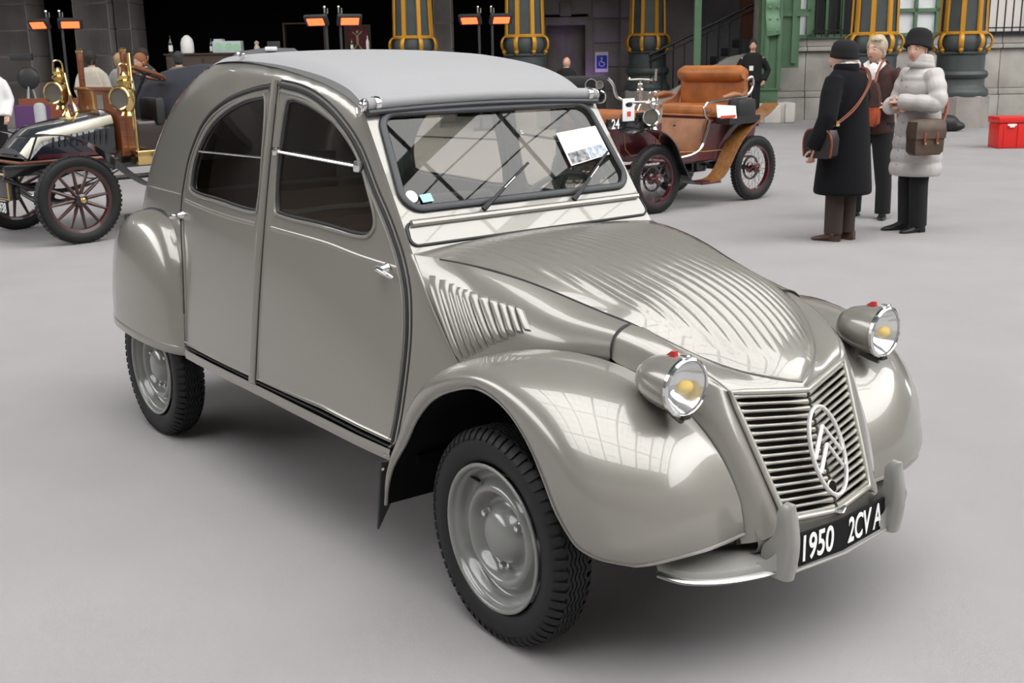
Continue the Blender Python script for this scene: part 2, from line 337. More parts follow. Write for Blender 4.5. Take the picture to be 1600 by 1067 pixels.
# ================================================================ the saloon car (front axle at the origin, +x forward)
mat('paint', (.245, .233, .208), .28, .3, coat=1., coatr=.015)
mat('canvas', (.30, .30, .31), .75, bump=.08, bscale=300)
mat('rubber', (.012, .012, .013), .55); mat('seal', (.032, .034, .040), .45); mat('tyre_rubber', (.009, .009, .010), .55, bump=.05, bscale=200, spec=.35)
mat('chrome', (.82, .82, .82), .12, 1.); mat('dark', (.006, .006, .006), .8)
mat('wheel_paint', (.19, .193, .183), .3, .1, coat=1.); mat('bumper_paint', (.30, .295, .275), .35, .2, coat=.6)
mat('grille_paint', (.33, .31, .27), .3, .35, coat=.7); mat('alu', (.75, .75, .76), .3, 1.); mat('emblem_metal', (.78, .78, .77), .35, .55)
mat('plate_black', (.006, .006, .007), .7, spec=.2); mat('white_ink', (.9, .9, .9), .5); mat('leather_dk', (.09, .06, .045), .6)
mat('seat_cloth', (.10, .075, .06), .8); mat('trim_brown', (.16, .13, .10), .7); mat('red_gel', (.45, .02, .02), .3); mat('yellow_bulb', (.85, .55, .0), .25)
mat('paper', (.82, .82, .83), .7); mat('sticker_blue', (.35, .62, .75), .6); mat('underbody', (.006, .006, .006), .95, spec=.1)
glass('car_glass', (.86, .83, .78)); glass('screen_glass', (.94, .95, .93)); glass('lens_glass', (.95, .96, .97), .9, .26); mat('headlamp_grey', (.07, .068, .062), .35)

car = thing('vintage_saloon_car', 'grey ribbed-bonnet vintage saloon car with canvas roof in the foreground', 'car')
PC = (0.004407743466380711, -0.05804331753684004, -0.06105000956391147, 0.6968617590208961)
def pz(z): return ((PC[0]*z+PC[1])*z+PC[2])*z+PC[3]
def S(x, z):
    d = x+1.4
    if d > 0:
        t = min(max((z-.4)/.6, 0), 1); return pz(z)-(.03+.07*t)*d*d
    return pz(z)-.05*d*d
GUT = cr([(-.835, 1.425), (-.95, 1.480), (-1.1, 1.523), (-1.33, 1.560), (-1.53, 1.579), (-1.73, 1.589), (-2.0, 1.583), (-2.25, 1.545), (-2.45, 1.470),
          (-2.60, 1.365), (-2.72, 1.235), (-2.80, 1.10), (-2.86, .95), (-2.90, .80), (-2.93, .62), (-2.94, .45)], 8)
GA = np.array(GUT)
GD = GA[1:]-GA[:-1]; GL2 = (GD**2).sum(1)
def gdist(x, z):
    p = np.array((x, z))-GA[:-1]; t = np.clip((p*GD).sum(1)/GL2, 0, 1)[:, None]; return float(np.min(np.hypot(*(p-t*GD).T)))
def SQ(x, z):
    """quarter panel: the side rolls in towards the roof edge"""
    d = gdist(x, z); r = .050+.11*min(max((-1.8-x)/.6, 0), 1)
    y = S(x, z)
    if d < r: q = 1-d/r; y -= r*.75*(1-math.sqrt(max(0, 1-q*q*.98)))
    return y
def pin(p, poly):
    x, y = p; c = False; n = len(poly); j = n-1
    for i in range(n):
        xi, yi = poly[i]; xj, yj = poly[j]
        if (yi > y) != (yj > y) and x < (xj-xi)*(y-yi)/(yj-yi)+xi: c = not c
        j = i
    return c
def resamp(poly, h):
    out = []
    for i in range(len(poly)):
        a = poly[i]; b = poly[(i+1) % len(poly)]; L = math.hypot(b[0]-a[0], b[1]-a[1]); n = max(1, int(L/h+.5))
        out += [lerp(a, b, k/n) for k in range(n)]
    return out
def tri2d(outline, holes=(), h=.035):
    loops = [resamp(o, h) for o in (outline, *holes)]
    vs = []; es = []
    for lp in loops:
        o = len(vs); vs += lp; es += [(o+i, o+(i+1) % len(lp)) for i in range(len(lp))]
    B = np.array(vs); xs = B[:, 0]; zs = B[:, 1]
    for i in range(int((xs.max()-xs.min())/h)+1):
        for j in range(int((zs.max()-zs.min())/h)+1):
            p = (xs.min()+(i+.5*(j % 2))*h, zs.min()+j*h)
            if pin(p, loops[0]) and not any(pin(p, q) for q in loops[1:]) and np.min(np.hypot(xs-p[0], zs-p[1])) > h*.55: vs.append(p)
    r = delaunay_2d_cdt([V(p) for p in vs], es, [], 0, 1e-6)
    pv = [(p.x, p.y) for p in r[0]]; fs = []
    for f in r[2]:
        c = (sum(pv[k][0] for k in f)/3, sum(pv[k][1] for k in f)/3)
        if pin(c, loops[0]) and not any(pin(c, q) for q in loops[1:]): fs.append(tuple(f))
    return pv, fs
def skin(name, outline, holes, fn, m, parent, th=.012, h=.035, ang=35):
    """sheet-metal panel: 2D outline mapped through fn(u, v) -> point, given thickness along -normal"""
    pv, fs = tri2d(outline, holes, h); n = len(pv)
    P = [V(fn(*p)) for p in pv]; N = []
    for (u, w) in pv:
        a = V(fn(u+.002, w))-V(fn(u-.002, w)); b = V(fn(u, w+.002))-V(fn(u, w-.002)); q = a.cross(b); q.normalize(); N.append(q)
    cen = V((-1.2, 0, .8)); sg = 1 if sum((N[i].dot(P[i]-cen) for i in range(n))) > 0 else -1
    mb = MB(); ed = {}
    for f in fs:
        for i in range(3):
            k = tuple(sorted((f[i], f[(i+1) % 3]))); ed[k] = ed.get(k, 0)+1
    F = list(fs)+[tuple(i+n for i in f[::-1]) for f in fs]+[(a, b, b+n, a+n) for (a, b), c in ed.items() if c == 1]
    mb.add([p[:] for p in P]+[(p-q*(sg*th))[:] for p, q in zip(P, N)], F)
    return mb.obj(name, m, parent, ang)
def sidefn(s, off=0., f=S): return lambda x, z: (x, s*(f(x, z)+off), z)
def onside(s, pts, off=0., f=S): return [(x, s*(f(x, z)+off), z) for x, z in pts]

FD = cr([(-.522, .430), (-.512, .541), (-.516, .696), (-.533, .809), (-.570, .920), (-.661, 1.065), (-.754, 1.176), (-.855, 1.298), (-.973, 1.384), (-1.096, 1.442), (-1.223, 1.476), (-1.385, 1.493)], 5)
FDO = FD+[(-1.385, .458), (-.93, .450), (-.70, .437)]
RDE = cr([(-2.052, .457), (-2.075, .62), (-2.11, .78), (-2.155, .93), (-2.166, 1.02), (-2.153, 1.104), (-2.110, 1.221), (-1.991, 1.351), (-1.818, 1.428), (-1.602, 1.473), (-1.418, 1.493)], 5)
RDO = RDE+[(-1.418, .458)]
FW_ = cr([(-1.315, 1.425), (-1.281, 1.448), (-1.235, 1.447), (-1.131, 1.425), (-.969, 1.364), (-.850, 1.269), (-.785, 1.174), (-.742, 1.095), (-.752, 1.052), (-.811, 1.036), (-1.022, 1.050), (-1.255, 1.058), (-1.315, 1.085), (-1.328, 1.25)], 5, True)
RW_ = cr([(-2.085, 1.115), (-2.050, 1.224), (-1.922, 1.341), (-1.727, 1.418), (-1.52, 1.454), (-1.466, 1.435), (-1.447, 1.26), (-1.447, 1.085), (-1.495, 1.053), (-1.795, 1.064), (-2.045, 1.073)], 5, True)
BELT = cr([(-2.16, 1.032), (-1.753, 1.011), (-1.42, 1.006), (-1.38, 1.006), (-1.013, .991), (-.799, .967), (-.61, .950)], 6)
def shrink(poly, d):
    out = []; n = len(poly); ar = sum(poly[i][0]*poly[(i+1) % n][1]-poly[(i+1) % n][0]*poly[i][1] for i in range(n)); sg = 1 if ar > 0 else -1
    for i in range(n):
        a = poly[i-1]; b = poly[(i+1) % n]; tx, tz = b[0]-a[0], b[1]-a[1]; L = math.hypot(tx, tz) or 1
        out.append((poly[i][0]-sg*tz/L*d, poly[i][1]+sg*tx/L*d))
    return out
for s in (-1, 1):
    # ---- doors
    for nm, O, Wn in (('front_door', FDO, FW_), ('rear_door', RDO, RW_)):
        d = skin(nm, shrink(O, .006), [Wn], sidefn(s), 'paint', car, .016)
        skin('window_pane', shrink(Wn, -.004), [], sidefn(s, -.010), 'car_glass', d, .003, .08)
        MB().tube(onside(s, shrink(Wn, -.004), .001), .0065, 8, True).obj('window_frame', 'paint', d)
        MB().tube(onside(s, shrink(Wn, .006), -.006), .005, 6, True).obj('window_seal', 'seal', d)
        MB().tube(onside(s, shrink(O, .016), .001), .0045, 6, True).obj('edge_bead', 'paint', d)
        bl = [p for p in BELT if (p[0] > -1.37) == (nm == 'front_door') and abs(p[0]+1.4) > .035]
        MB().tube(onside(s, bl, -.0045), [(.006, .014)]*len(bl), 8).obj('belt_crease', 'paint', d)
        if nm == 'front_door':
            b0 = (-1.325, s*(S(-1.325, 1.274)+.012), 1.274); b1 = (-.825, s*(S(-.825, 1.251)+.014), 1.251)
            mb = MB().tube([b0, b1], .006, 8)
            mb.box(b0, (.03, .02, .03), bev=.006).box((b1[0]-.005, b1[1], b1[2]), (.032, .022, .036), bev=.006)
            mb.obj('window_flap_bar', 'chrome', d)
            hx, hz, dr = -.655, .949, 1
        else:
            zz = 1.245
            MB().tube([(-2.03, s*(S(-2.03, zz)+.001), 1.235), (-1.45, s*(S(-1.45, zz)+.001), 1.245)], .004, 6).obj('window_flap_bar', 'chrome', d)
            hx, hz, dr = -2.150, .972, -1
        y = S(hx, hz)
        mb = MB().lathe([(.019, 0), (.019, .004), (.014, .012), (.011, .03)], T(hx, s*y, hz) @ RX(-s*PI/2), 16)
        mb.tube([(hx-dr*.012, s*(y+.03), hz+.003), (hx, s*(y+.034), hz+.002), (hx+dr*.03, s*(y+.034), hz-.004), (hx+dr*.062, s*(y+.03), hz-.012), (hx+dr*.07, s*(y+.026), hz-.016)], [.009, .0115, .010, .007, .004], 10)
        mb.obj('door_handle', 'chrome', d)
    # dark rubber round the door openings, hidden gap behind the seams
    MB().tube(onside(s, FD[:-1]+[(-1.40, 1.498)], -.003), .008, 8).obj('door_seal', 'rubber', car)
    MB().tube(onside(s, shrink(FD, -.013), -.001), .004, 8).obj('door_gutter_bead', 'paint', car)
    MB().tube(onside(s, shrink(FD, -.020), -.003), .005, 8).obj('door_seal', 'rubber', car)
    MB().tube(onside(s, RDE[4:]+[(-1.40, 1.498)], -.002, ), .009, 8).obj('door_seal', 'rubber', car)
    MB().tube(onside(s, RDE[:6], -.006), .007, 8).obj('door_seal', 'rubber', car)
    MB().tube(onside(s, [(-2.05, .449), (-1.4, .449), (-.93, .441), (-.70, .428), (-.525, .421)], -.004), .004, 8).obj('door_seal', 'rubber', car)
    # centre pillar
    pl = [(-1.4015, z) for z in np.linspace(.448, 1.512, 14)]
    MB().tube(onside(s, pl, .002), [(.0175, .016)]*14, 10).obj('centre_pillar', 'paint', car)
    for dx in (-.0195, .0195): MB().tube(onside(s, [(x+dx, z) for x, z in pl[:-1]], -.002), .004, 6).obj('door_seal', 'rubber', car)
    MB().tube(onside(s, [(-1.418, .446), (-1.40, .444), (-1.365, .444)], .006), .006, 8).obj('sill_plate', 'chrome', car)
    # quarter panel with the arch above the doors
    gi = [p for p in GUT]
    top = [p for p in gi]
    q = [(-.553, .998), (-.69, 1.215), (-.825, 1.412)]+gi[0:]+[(-2.30, .46), (-2.066, .452)]+[(x-.012, z) for x, z in RDE[1:26]]
    door_arc = shrink(RDE, -.010)[2:]+[(-1.40, 1.505)]+list(reversed(shrink(FD, -.008)))[:-16]
    q = gi[:]+[(-2.30, .445), (-2.062, .445)]+door_arc
    q = [p for i, p in enumerate(q) if i == 0 or math.hypot(p[0]-q[i-1][0], p[1]-q[i-1][1]) > .004]
    skin('quarter_panel', q, [], sidefn(s, 0, SQ), 'paint', car, .012, .020, 60)
    MB().tube(onside(s, [(x, 1.052-.01*(x+2.2)**2) for x in np.linspace(-2.19, -2.74, 8)], -.003, SQ), .005, 6).obj('quarter_crease', 'paint', car)
    # sill
    sl = cr([(-2.04, .438), (-1.4, .438), (-.93, .425), (-.70, .416), (-.52, .412)], 8)
    mb = MB()
    mb.grid([[(x, s*(S(x, z)+.004), z+.006), (x, s*(S(x, z)+.008), z-.006), (x, s*(S(x, z)+.006), z-.030), (x, s*(S(x, z)-.004), z-.036), (x, s*(S(x, z)-.05), z-.036)] for x, z in sl])
    mb.obj('sill', 'paint', car)
    # A panel between door and bonnet side
    ap = [(x+.02, z) for x, z in FD[0:21]]
    apo = [(-.505, .36)]+[(FD[i][0]+.020, FD[i][1]) for i in range(0, 24)]+[(-.553, 1.002), (-.43, .875), (-.275, .715), (-.315, .665), (-.425, .50), (-.488, .40), (-.500, .365)]
    skin('scuttle_side', apo, [], sidefn(s), 'paint', car, .012, .03)
    # windscreen pillar side strip
    wp = [(-.553, 1.000)]+[(-.549-.282*k/8, 1.004+.42*k/8) for k in range(9)]+[(-.86, 1.432)]
    wp = wp+[(x, z) for x, z in reversed(shrink(FD, -.008)) if -.93 < x < -.60 and z > .97]
    MB_ = skin('windscreen_pillar', wp, [], sidefn(s), 'paint', car, .012, .03)

# ---- windscreen frame, seal, glass
def wsf(y, v): return (-.549-.282*v, y, 1.004+.42*v)      # plane of the screen
wso = [(-.511, 0), (.511, 0), (.489, 1.0), (-.489, 1.0)]
def rrect(b, t, v0, v1, r, n=6):
    cs = [(-b, v0), (b, v0), (t, v1), (-t, v1)]; out = []
    rv = r/.506
    for i, (y, v) in enumerate(cs):
        cy = y+(r if y < 0 else -r); cv = v+(rv if v == v0 else -rv); a0 = [PI, 1.5*PI, 0, .5*PI][i]
        out += [(cy+r*math.cos(a0+.5*PI*k/n), cv+rv*math.sin(a0+.5*PI*k/n)) for k in range(n+1)]
    return out
wsi = rrect(.475, .447, .285, .960, .06)
skin('windscreen_frame', wso, [wsi], wsf, 'paint', car, .02, .05)
def off(fn, d): 
    nn = V((.42, 0, .282)).normalized()
    return lambda a, b: tuple(V(fn(a, b))+nn*d)
MB().tube([off(wsf, .006)(*p) for p in wsi], [(.013, .009)]*len(wsi), 8, True).obj('windscreen_seal', 'seal', car)
ws = skin('windscreen', wsi, [], off(wsf, -.002), 'screen_glass', car, .004, .1)
ctop = rrect(.50, .496, .055, .195, .022)
fl = skin('ventilator_flap', ctop, [], off(wsf, .006), 'paint', car, .01, .05)
MB().tube([off(wsf, .003)(*p) for p in shrink(ctop, -.006)], .005, 6, True).obj('flap_seal', 'rubber', fl)
MB().tube([off(wsf, .012)(y, .190) for y in np.linspace(-.485, .485, 9)], .011, 8).obj('flap_hinge', 'paint', fl)
# wipers
for a, b, kn in (((-.205, .218), (.056, .520), .52), ((.180, .210), (.432, .550), .5)):
    mb = MB().tube([off(wsf, .02)(*a), off(wsf, .035)(*lerp(a, b, .12)), off(wsf, .034)(*lerp(a, b, .55))], [.010, .007, .004], 8)
    w = mb.obj('wiper', 'rubber', car)
    MB().tube([off(wsf, .036)(*lerp(a, b, .10)), off(wsf, .038)(*lerp(a, b, .62))], .0022, 6).obj('wiper_arm', 'alu', w)
    MB().tube([off(wsf, .018)(*lerp(a, b, .28)), off(wsf, .016)(*lerp(a, b, 1.0))], (.006, .004) if 0 else .0045, 6).obj('wiper_blade', 'rubber', w)

# ---- canvas roof
ux = cr([(.0, .028), (.08, .033), (.25, .026), (.45, .016), (1, .016)], 30)
def gnorm(i):
    a = GUT[max(i-1, 0)]; b = GUT[min(i+1, len(GUT)-1)]; t = V((b[0]-a[0], 0, b[1]-a[1])).normalized(); return V((-t.z, 0, t.x)) if t.x > 0 else V((t.z, 0, -t.x))
NG = len(GUT); rows = []; last = 96
for i in range(0, last):
    x, z = GUT[i]; n = gnorm(i)
    if n.z < 0 or (n.z < .2 and n.x > 0): n = -n
    b_ = SQ(x, z)+.012; y0 = b_+max(0, S(x, z)-.014-b_)*min(1, max(0, 1-(-1.7-x)/.4)); t = i/(NG-1)
    lift = np.interp(t, [0, .06, .2, .4, 1], [.020, .030, .018, .006, .010]); cw = np.interp(t, [0, .1, .3, .6, 1], [.012, .022, .016, .016, .03])
    dn = np.interp(t, [0, .1, .35, 1], [.018, .02, .012, .012])
    sec = []
    for k in range(-16, 17):
        v = k/16; av = abs(v)
        hgt = lift+cw*(1-av**2.2); yy = v*y0
        if av > .93: hgt -= (av-.93)/.07*.012
        sec.append(V((x, yy, z))+n*hgt)
    e0 = V((x, -y0-.012, z))-n*dn; e1 = V((x, y0+.012, z))-n*dn
    rows.append([e0, V((x, -y0-.014, z))+n*(lift-.020)]+sec+[V((x, y0+.014, z))+n*(lift-.020), e1])
MB().grid([[p[:] for p in r] for r in rows]).obj('canvas_roof', 'canvas', car, 50)
roof = bpy.data.objects['canvas_roof']
# rolled front edge with straps
rl = [(-.818+.012*abs(y/.5)**2-.012, y, 1.452-.012*(y/.5)**2) for y in np.linspace(-.488, .488, 15)]
MB().tube(rl, .021, 12).obj('roof_roll', 'canvas', roof)
MB().tube([(x+.012, y, z-.024) for x, y, z in rl], .010, 8).obj('header_rail', 'seal', roof)
for s in (-1, 1):
    c = V((-.815, s*.455, 1.442))
    MB().lathe([(.0235, -.009), (.0245, 0), (.0235, .009)], T(-.818, s*.452, 1.4425) @ RX(PI/2), 16).obj('roof_strap', 'chrome', roof)
    mb = MB().lathe([(.018, 0), (.02, .006), (.014, .016), (.004, .02)], T(-.822, s*.488, 1.440) @ RX(-s*PI/2), 14)
    mb.tube(cr([(-.80, s*.50, 1.452), (-.79, s*.512, 1.44), (-.80, s*.516, 1.415), (-.83, s*.512, 1.41), (-.845, s*.505, 1.43)], 4), .004, 6)
    mb.obj('roof_catch', 'chrome', roof)
    for hx, hz in ((-1.72, 1.597),) if s < 0 else ():
        y = SQ(hx, hz-.01)
        MB().box((hx, s*(y+.016), hz+.002), (.022, .016, .016), bev=.004).ball((hx-.012, s*(y+.022), hz+.008), .008, 8).obj('roof_clip', 'chrome', car)
# tail below the canvas
rows = []
for i in range(last-3, NG):
    x, z = GUT[i]; y0 = SQ(x, z)+.003
    rows.append([(x-.06*(1-abs(k/12)**2.2), k/12*y0, z) for k in range(-12, 13)])
MB().grid(rows).obj('tail_panel', 'paint', car, 60)

# ---- bonnet with pressed ribs
HX = [-.549, -.33, -.20, -.09, .02, .10, .19, .28, .36, .43, .474, .497, .509]
HWd = [.511, .447, .410, .378, .349, .333, .318, .284, .234, .166, .100, .047, .0]
HE = [1.004, .990, .972, .949, .921, .903, .886, .852, .812, .777, .757, .741, .730]
HC = [1.028, 1.036, 1.032, 1.022, 1.008, .992, .968, .933, .886, .826, .783, .752, .730]
def spl(xs, ys):
    P = cr(list(zip(xs, ys)), 24); return lambda x: float(np.interp(x, [p[0] for p in P], [p[1] for p in P]))
fw_, fe_, fc_ = spl(HX, HWd), spl(HX, HE), spl(HX, HC)
RIB = .0345
def hoodz(x, y, ribs=True):
    w = max(fw_(x), 1e-4); v = min(abs(y)/w, 1.); z = fe_(x)+(fc_(x)-fe_(x))*(1-v**2.3)
    if ribs:
        fd = min(max((x+.515)/.10, 0), 1); ed = (w-abs(y)); fe = min(max((ed-.028)/.05, 0), 1); fe *= min(max((.455-x)/.07, 0), 1)
        fd = fd*fd*(3-2*fd); fe = fe*fe*(3-2*fe)
        a = abs(math.sin(PI*y/RIB))
        z += .0090*fd*fe*(a**.8-.35)
    return z
rows = []
nx, ny = 96, 290
for i in range(nx+1):
    t = i/nx; x = -.549+1.058*(1-(1-t)**1.35)
    w = fw_(x)
    rows.append([(x, w*k/(ny/2), hoodz(x, w*k/(ny/2))) for k in range(-ny//2, ny//2+1)])
bon = MB().grid(rows).obj('bonnet', 'paint', car, 75)
for s in (-1, 1):
    e = [(x, s*fw_(x), fe_(x)-.001) for x in np.linspace(-.45, .22, 24)]
    MB().tube(e, .0032, 6).obj('bonnet_seam', 'rubber', bon)
    e = [(x, s*fw_(x), fe_(x)+.0015) for x in list(np.linspace(.22, .47, 16))+[.485, .498, .509]]
    MB().tube(e, .0045, 8).obj('bonnet_bead', 'paint', bon)

# ---- bonnet sides with louvres
def patch(A, Bm, C, nu, nv):
    """quadratic surface through three matched curves"""
    rows = []
    for k in range(nv+1):
        t = k/nv; a, b, c = (1-t)*(1-2*t), 4*t*(1-t), t*(2*t-1)
        rows.append([tuple(a*p+b*q+c*r for p, q, r in zip(A[i], Bm[i], C[i])) for i in range(len(A))])
    return rows
Htop = cr([(-.549, .511, 1.003), (-.42, .473, .998), (-.33, .447, .989), (-.20, .410, .971), (-.09, .378, .948), (.02, .349, .920), (.10, .333, .902), (.19, .318, .886)], 4)
Jbot = cr([(-.275, .540, .705), (-.23, .530, .738), (-.17, .520, .765), (-.10, .505, .784), (-.03, .488, .797), (.05, .462, .806), (.125, .430, .810), (.20, .400, .806)], 4)
mid = [tuple(q+o for q, o in zip(lerp(a, b, .5), (0., .008+.016*min(1, i/8), .003+.015*min(1, i/8)))) for i, (a, b) in enumerate(zip(Htop, Jbot))]
for s in (-1, 1):
    m_ = lambda c: [(x, s*y, z) for x, y, z in c]
    rows = patch(m_(Htop), m_(mid), m_(Jbot), 0, 12)
    bs = MB().grid(rows).obj('bonnet_side', 'paint', car, 60)
    G = np.array(rows)         # [k down][i along]
    def at(u, v):
        fu = u*(G.shape[1]-1); fv = v*(G.shape[0]-1); i = min(int(fu), G.shape[1]-2); j = min(int(fv), G.shape[0]-2); a, b = fu-i, fv-j
        return V((1-a)*(1-b)*G[j, i]+a*(1-b)*G[j, i+1]+(1-a)*b*G[j+1, i]+a*b*G[j+1, i+1])
    def nrm(u, v):
        q = (at(u+.01, v)-at(u-.01, v)).cross(at(u, v+.01)-at(u, v-.01)).normalized(); return q if q.y*s > 0 else -q
    NL = 11
    for k in range(NL):
        t_ = k/(NL-1); ut = np.interp(t_, [0, .33, .62, 1], [.070, .206, .347, .510]); ub = np.interp(t_, [0, .33, .66, 1], [.050, .246, .422, .572])
        v0 = np.interp(t_, [0, .33, .62, 1], [.186, .307, .372, .43]); v1 = np.interp(t_, [0, .33, .66, 1], [.955, .960, .879, .749]); du = .040
        rings = []
        for j in range(13):
            t = j/12; v = v0+(v1-v0)*t; en = min(t, 1-t)*12; hh = .013*min(1, math.sqrt(min(en/1.2, 1)))
            sh = .0
            ring = []
            for (fu, fh) in ((-.5, -.1), (-.48, .55), (-.40, 1.), (-.15, .95), (.15, .72), (.40, .3), (.49, -.1)):
                u = max(.004, ut+(ub-ut)*t+du*fu); ring.append((at(u, v)+nrm(u, v)*(fh*hh))[:])
            rings.append(ring)
        MB().grid(rings).obj('louvre', 'paint', bs, 50)
    fold = [(x, s*(y+.004), z) for x, y, z in (Htop[0], mid[0], Jbot[0])]
    MB().tube(fold, .004, 6).obj('fold_seam', 'paint', car)
    MB().tube([rows[k][-1] for k in range(13)], .0032, 6).obj('bonnet_seam', 'rubber', car)
    MB().tube([(x, s*(y+.006), z-.002) for x, y, z in Jbot[8:]], .004, 6).obj('fender_seam', 'rubber', car)

# ---- nose panel round the grille
Ni = [(.611, .180, .410), (.585, .191, .470), (.560, .201, .525), (.535, .211, .580), (.510, .221, .635), (.484, .231, .690), (.463, .239, .737), (.462, .239, .739), (.4625, .237, .740), (.464, .232, .741), (.471, .205, .737), (.480, .172, .732), (.491, .128, .727), (.505, .075, .719), (.515, .035, .713), (.523, 0, .709)]
Nm = [(.606, .235, .385), (.582, .242, .455), (.556, .252, .520), (.528, .263, .585), (.500, .275, .645), (.470, .288, .700), (.432, .303, .750), (.395, .316, .785), (.378, .308, .808), (.378, .290, .818), (.392, .258, .808), (.420, .218, .788), (.455, .160, .763), (.486, .096, .744), (.505, .045, .730), (.517, 0, .724)]
No = [(.555, .280, .365), (.535, .285, .430), (.512, .292, .500), (.484, .302, .570), (.455, .315, .635), (.405, .338, .702), (.310, .372, .768), (.200, .400, .806), (.195, .380, .862), (.190, .318, .886), (.235, .302, .870), (.305, .271, .841), (.385, .213, .799), (.455, .132, .767), (.492, .06, .747), (.509, 0, .731)]
def dens(c): return cr(c, 4)
for s in (-1, 1):
    m_ = lambda c: [(x, s*y, z) for x, y, z in dens(c)]
    rows = patch(m_(Ni), m_(Nm), m_(No), 0, 12)
    MB().grid(rows).obj('nose_panel', 'paint', car, 60)
    MB().tube([(x-.004, s*(y+.006), z) for x, y, z in dens(No)[:22]], .007, 6).obj('nose_gap_line', 'rubber', car)  # dark tube in place of the shaded gap beside the fender
# apron below the grille
rows = []
for k in range(-12, 13):
    y = .26*k/12; a = abs(y); xt = np.interp(a, [0, .18, .26], [.638, .612, .590]); zt = np.interp(a, [0, .18, .26], [.402, .414, .395])
    rows.append([(xt-.006, y, zt+.012), (xt, y, zt-.004), (xt+.004, y, zt-.03), (xt-.005, y, .345), (xt-.05, y, .325)])
MB().grid(rows).obj('front_apron', 'paint', car, 50)

# ---- grille
Gout = [(-.239, 1.), (-.2, 1.), (-.10, 1.), (0, 1.)]
def gpt(y, t, d=0.):
    """t = 0 bottom, 1 top; v-shaped in plan"""
    wb, wt = .180, .239; w = wb+(wt-wb)*t; v = min(abs(y)/w, 1)
    x = (.636+(.523-.636)*t)*(1-v)+(.611+(.463-.611)*t)*v
    z = (.404+(.709-.404)*t)*(1-v)+(.417+(.737-.417)*t)*v
    return (x+d*.93, y, z+d*.35)
gw = lambda t: .180+.059*t
grl = []
for s in (1, -1):
    seg = [gpt(s*gw(t), t) for t in np.linspace(0, 1, 9)]
    grl.append(seg)
loop = [gpt(gw(1)*k/6, 1) for k in range(-6, 6)]+[gpt(gw(t), t) for t in np.linspace(1, 0, 10)[:-1]]+[gpt(gw(0)*k/6, 0) for k in range(6, -6, -1)]+[gpt(-gw(t), t) for t in np.linspace(0, 1, 10)[:-1]]
mat('grille_edge', (.46, .445, .40), .3, .5, coat=.5)
gr = MB().tube([(x+.006, y, z+.004) for x, y, z in loop], .0085, 10, True).obj('grille', 'grille_edge', car, 60)
bk = [[gpt(gw(t)*k/6, t, -.045) for k in range(-6, 7)] for t in np.linspace(0, 1, 8)]
MB().grid(bk).obj('grille_backing', 'dark', gr)
NS = 17
for k in range(NS):
    t = (k+.62)/(NS+.15)
    for s in (-1, 1):
        w = gw(t)-.005; rings = []
        for j in range(13):
            u = j/12; y = s*(.006+(w-.006)*u); en = min(u/.22, 1) if k not in () else 1; hh = .0045+.0040*max(1-min(u/.28, 1), 1-min((1-u)/.13, 1))**1.3
            p = V(gpt(y, t, .004)); fx, fz = V((.93, 0, .35)), V((-.35, 0, .93))
            rings.append([(p+fx*(math.cos(a)*.006)+fz*(math.sin(a)*hh)-fx*(.010 if math.cos(a) < -.1 else 0))[:] for a in (0, PI/4, PI/2, 3*PI/4, PI, 5*PI/4, 3*PI/2, 7*PI/4)])
        MB().loft(rings).obj('slat', 'grille_paint', gr, 60)
# emblem: oval ring and two chevrons
def em(dy, dt, d=.030): return gpt(dy, .47+dt, d)
def emf(y, z, d=.034):
    c = V(gpt(0, .50, d-.002))+V((0, -.008, 0)); upv = V((-.355, 0, .935)); return (c+upv*z+V((0, y, 0)))[:]
ring = [emf(.064*math.cos(a), .118*math.sin(a)) for a in np.linspace(0, 2*PI, 40, endpoint=False)]
eb = MB().tube(ring, [(.0052, .0062)]*40, 8, True).obj('emblem_ring', 'emblem_metal', gr)
eb['label'] = 'chrome oval emblem ring'
for zc, w, zt in ((.022, .055, .067), (-.028, .047, .018)):
    mb = MB()
    for s in (-1, 1):
        d = .0
        a, b = emf(0, zt, .036), emf(s*w, zt-.078 if zc > 0 else zt-.068, .032)
        mb.tube([a, b], [(.0062, .005)]*2, 8)
    mb.obj('chevron', 'emblem_metal', gr)
MB().lathe([(.016, 0), (.020, .003), (.016, .006), (.0155, .001)], T(*emf(.008, -.098, .008)) @ RY(PI/2-.35), 20).obj('crank_hole_rim', 'grille_paint', gr)
MB().lathe([(.0155, .002), (0, .002)], T(*emf(.008, -.098, .010)) @ RY(PI/2-.35), 20).obj('crank_hole', 'dark', gr)
mb = MB().tube([(.640, -.022, .408), (.652, 0, .409), (.648, .025, .414)], [.006, .008, .004], 8); mb.tube([(.642, -.01, .400), (.652, .012, .402), (.645, .03, .408)], .004, 6)
mb.obj('bonnet_catch', 'chrome', gr)

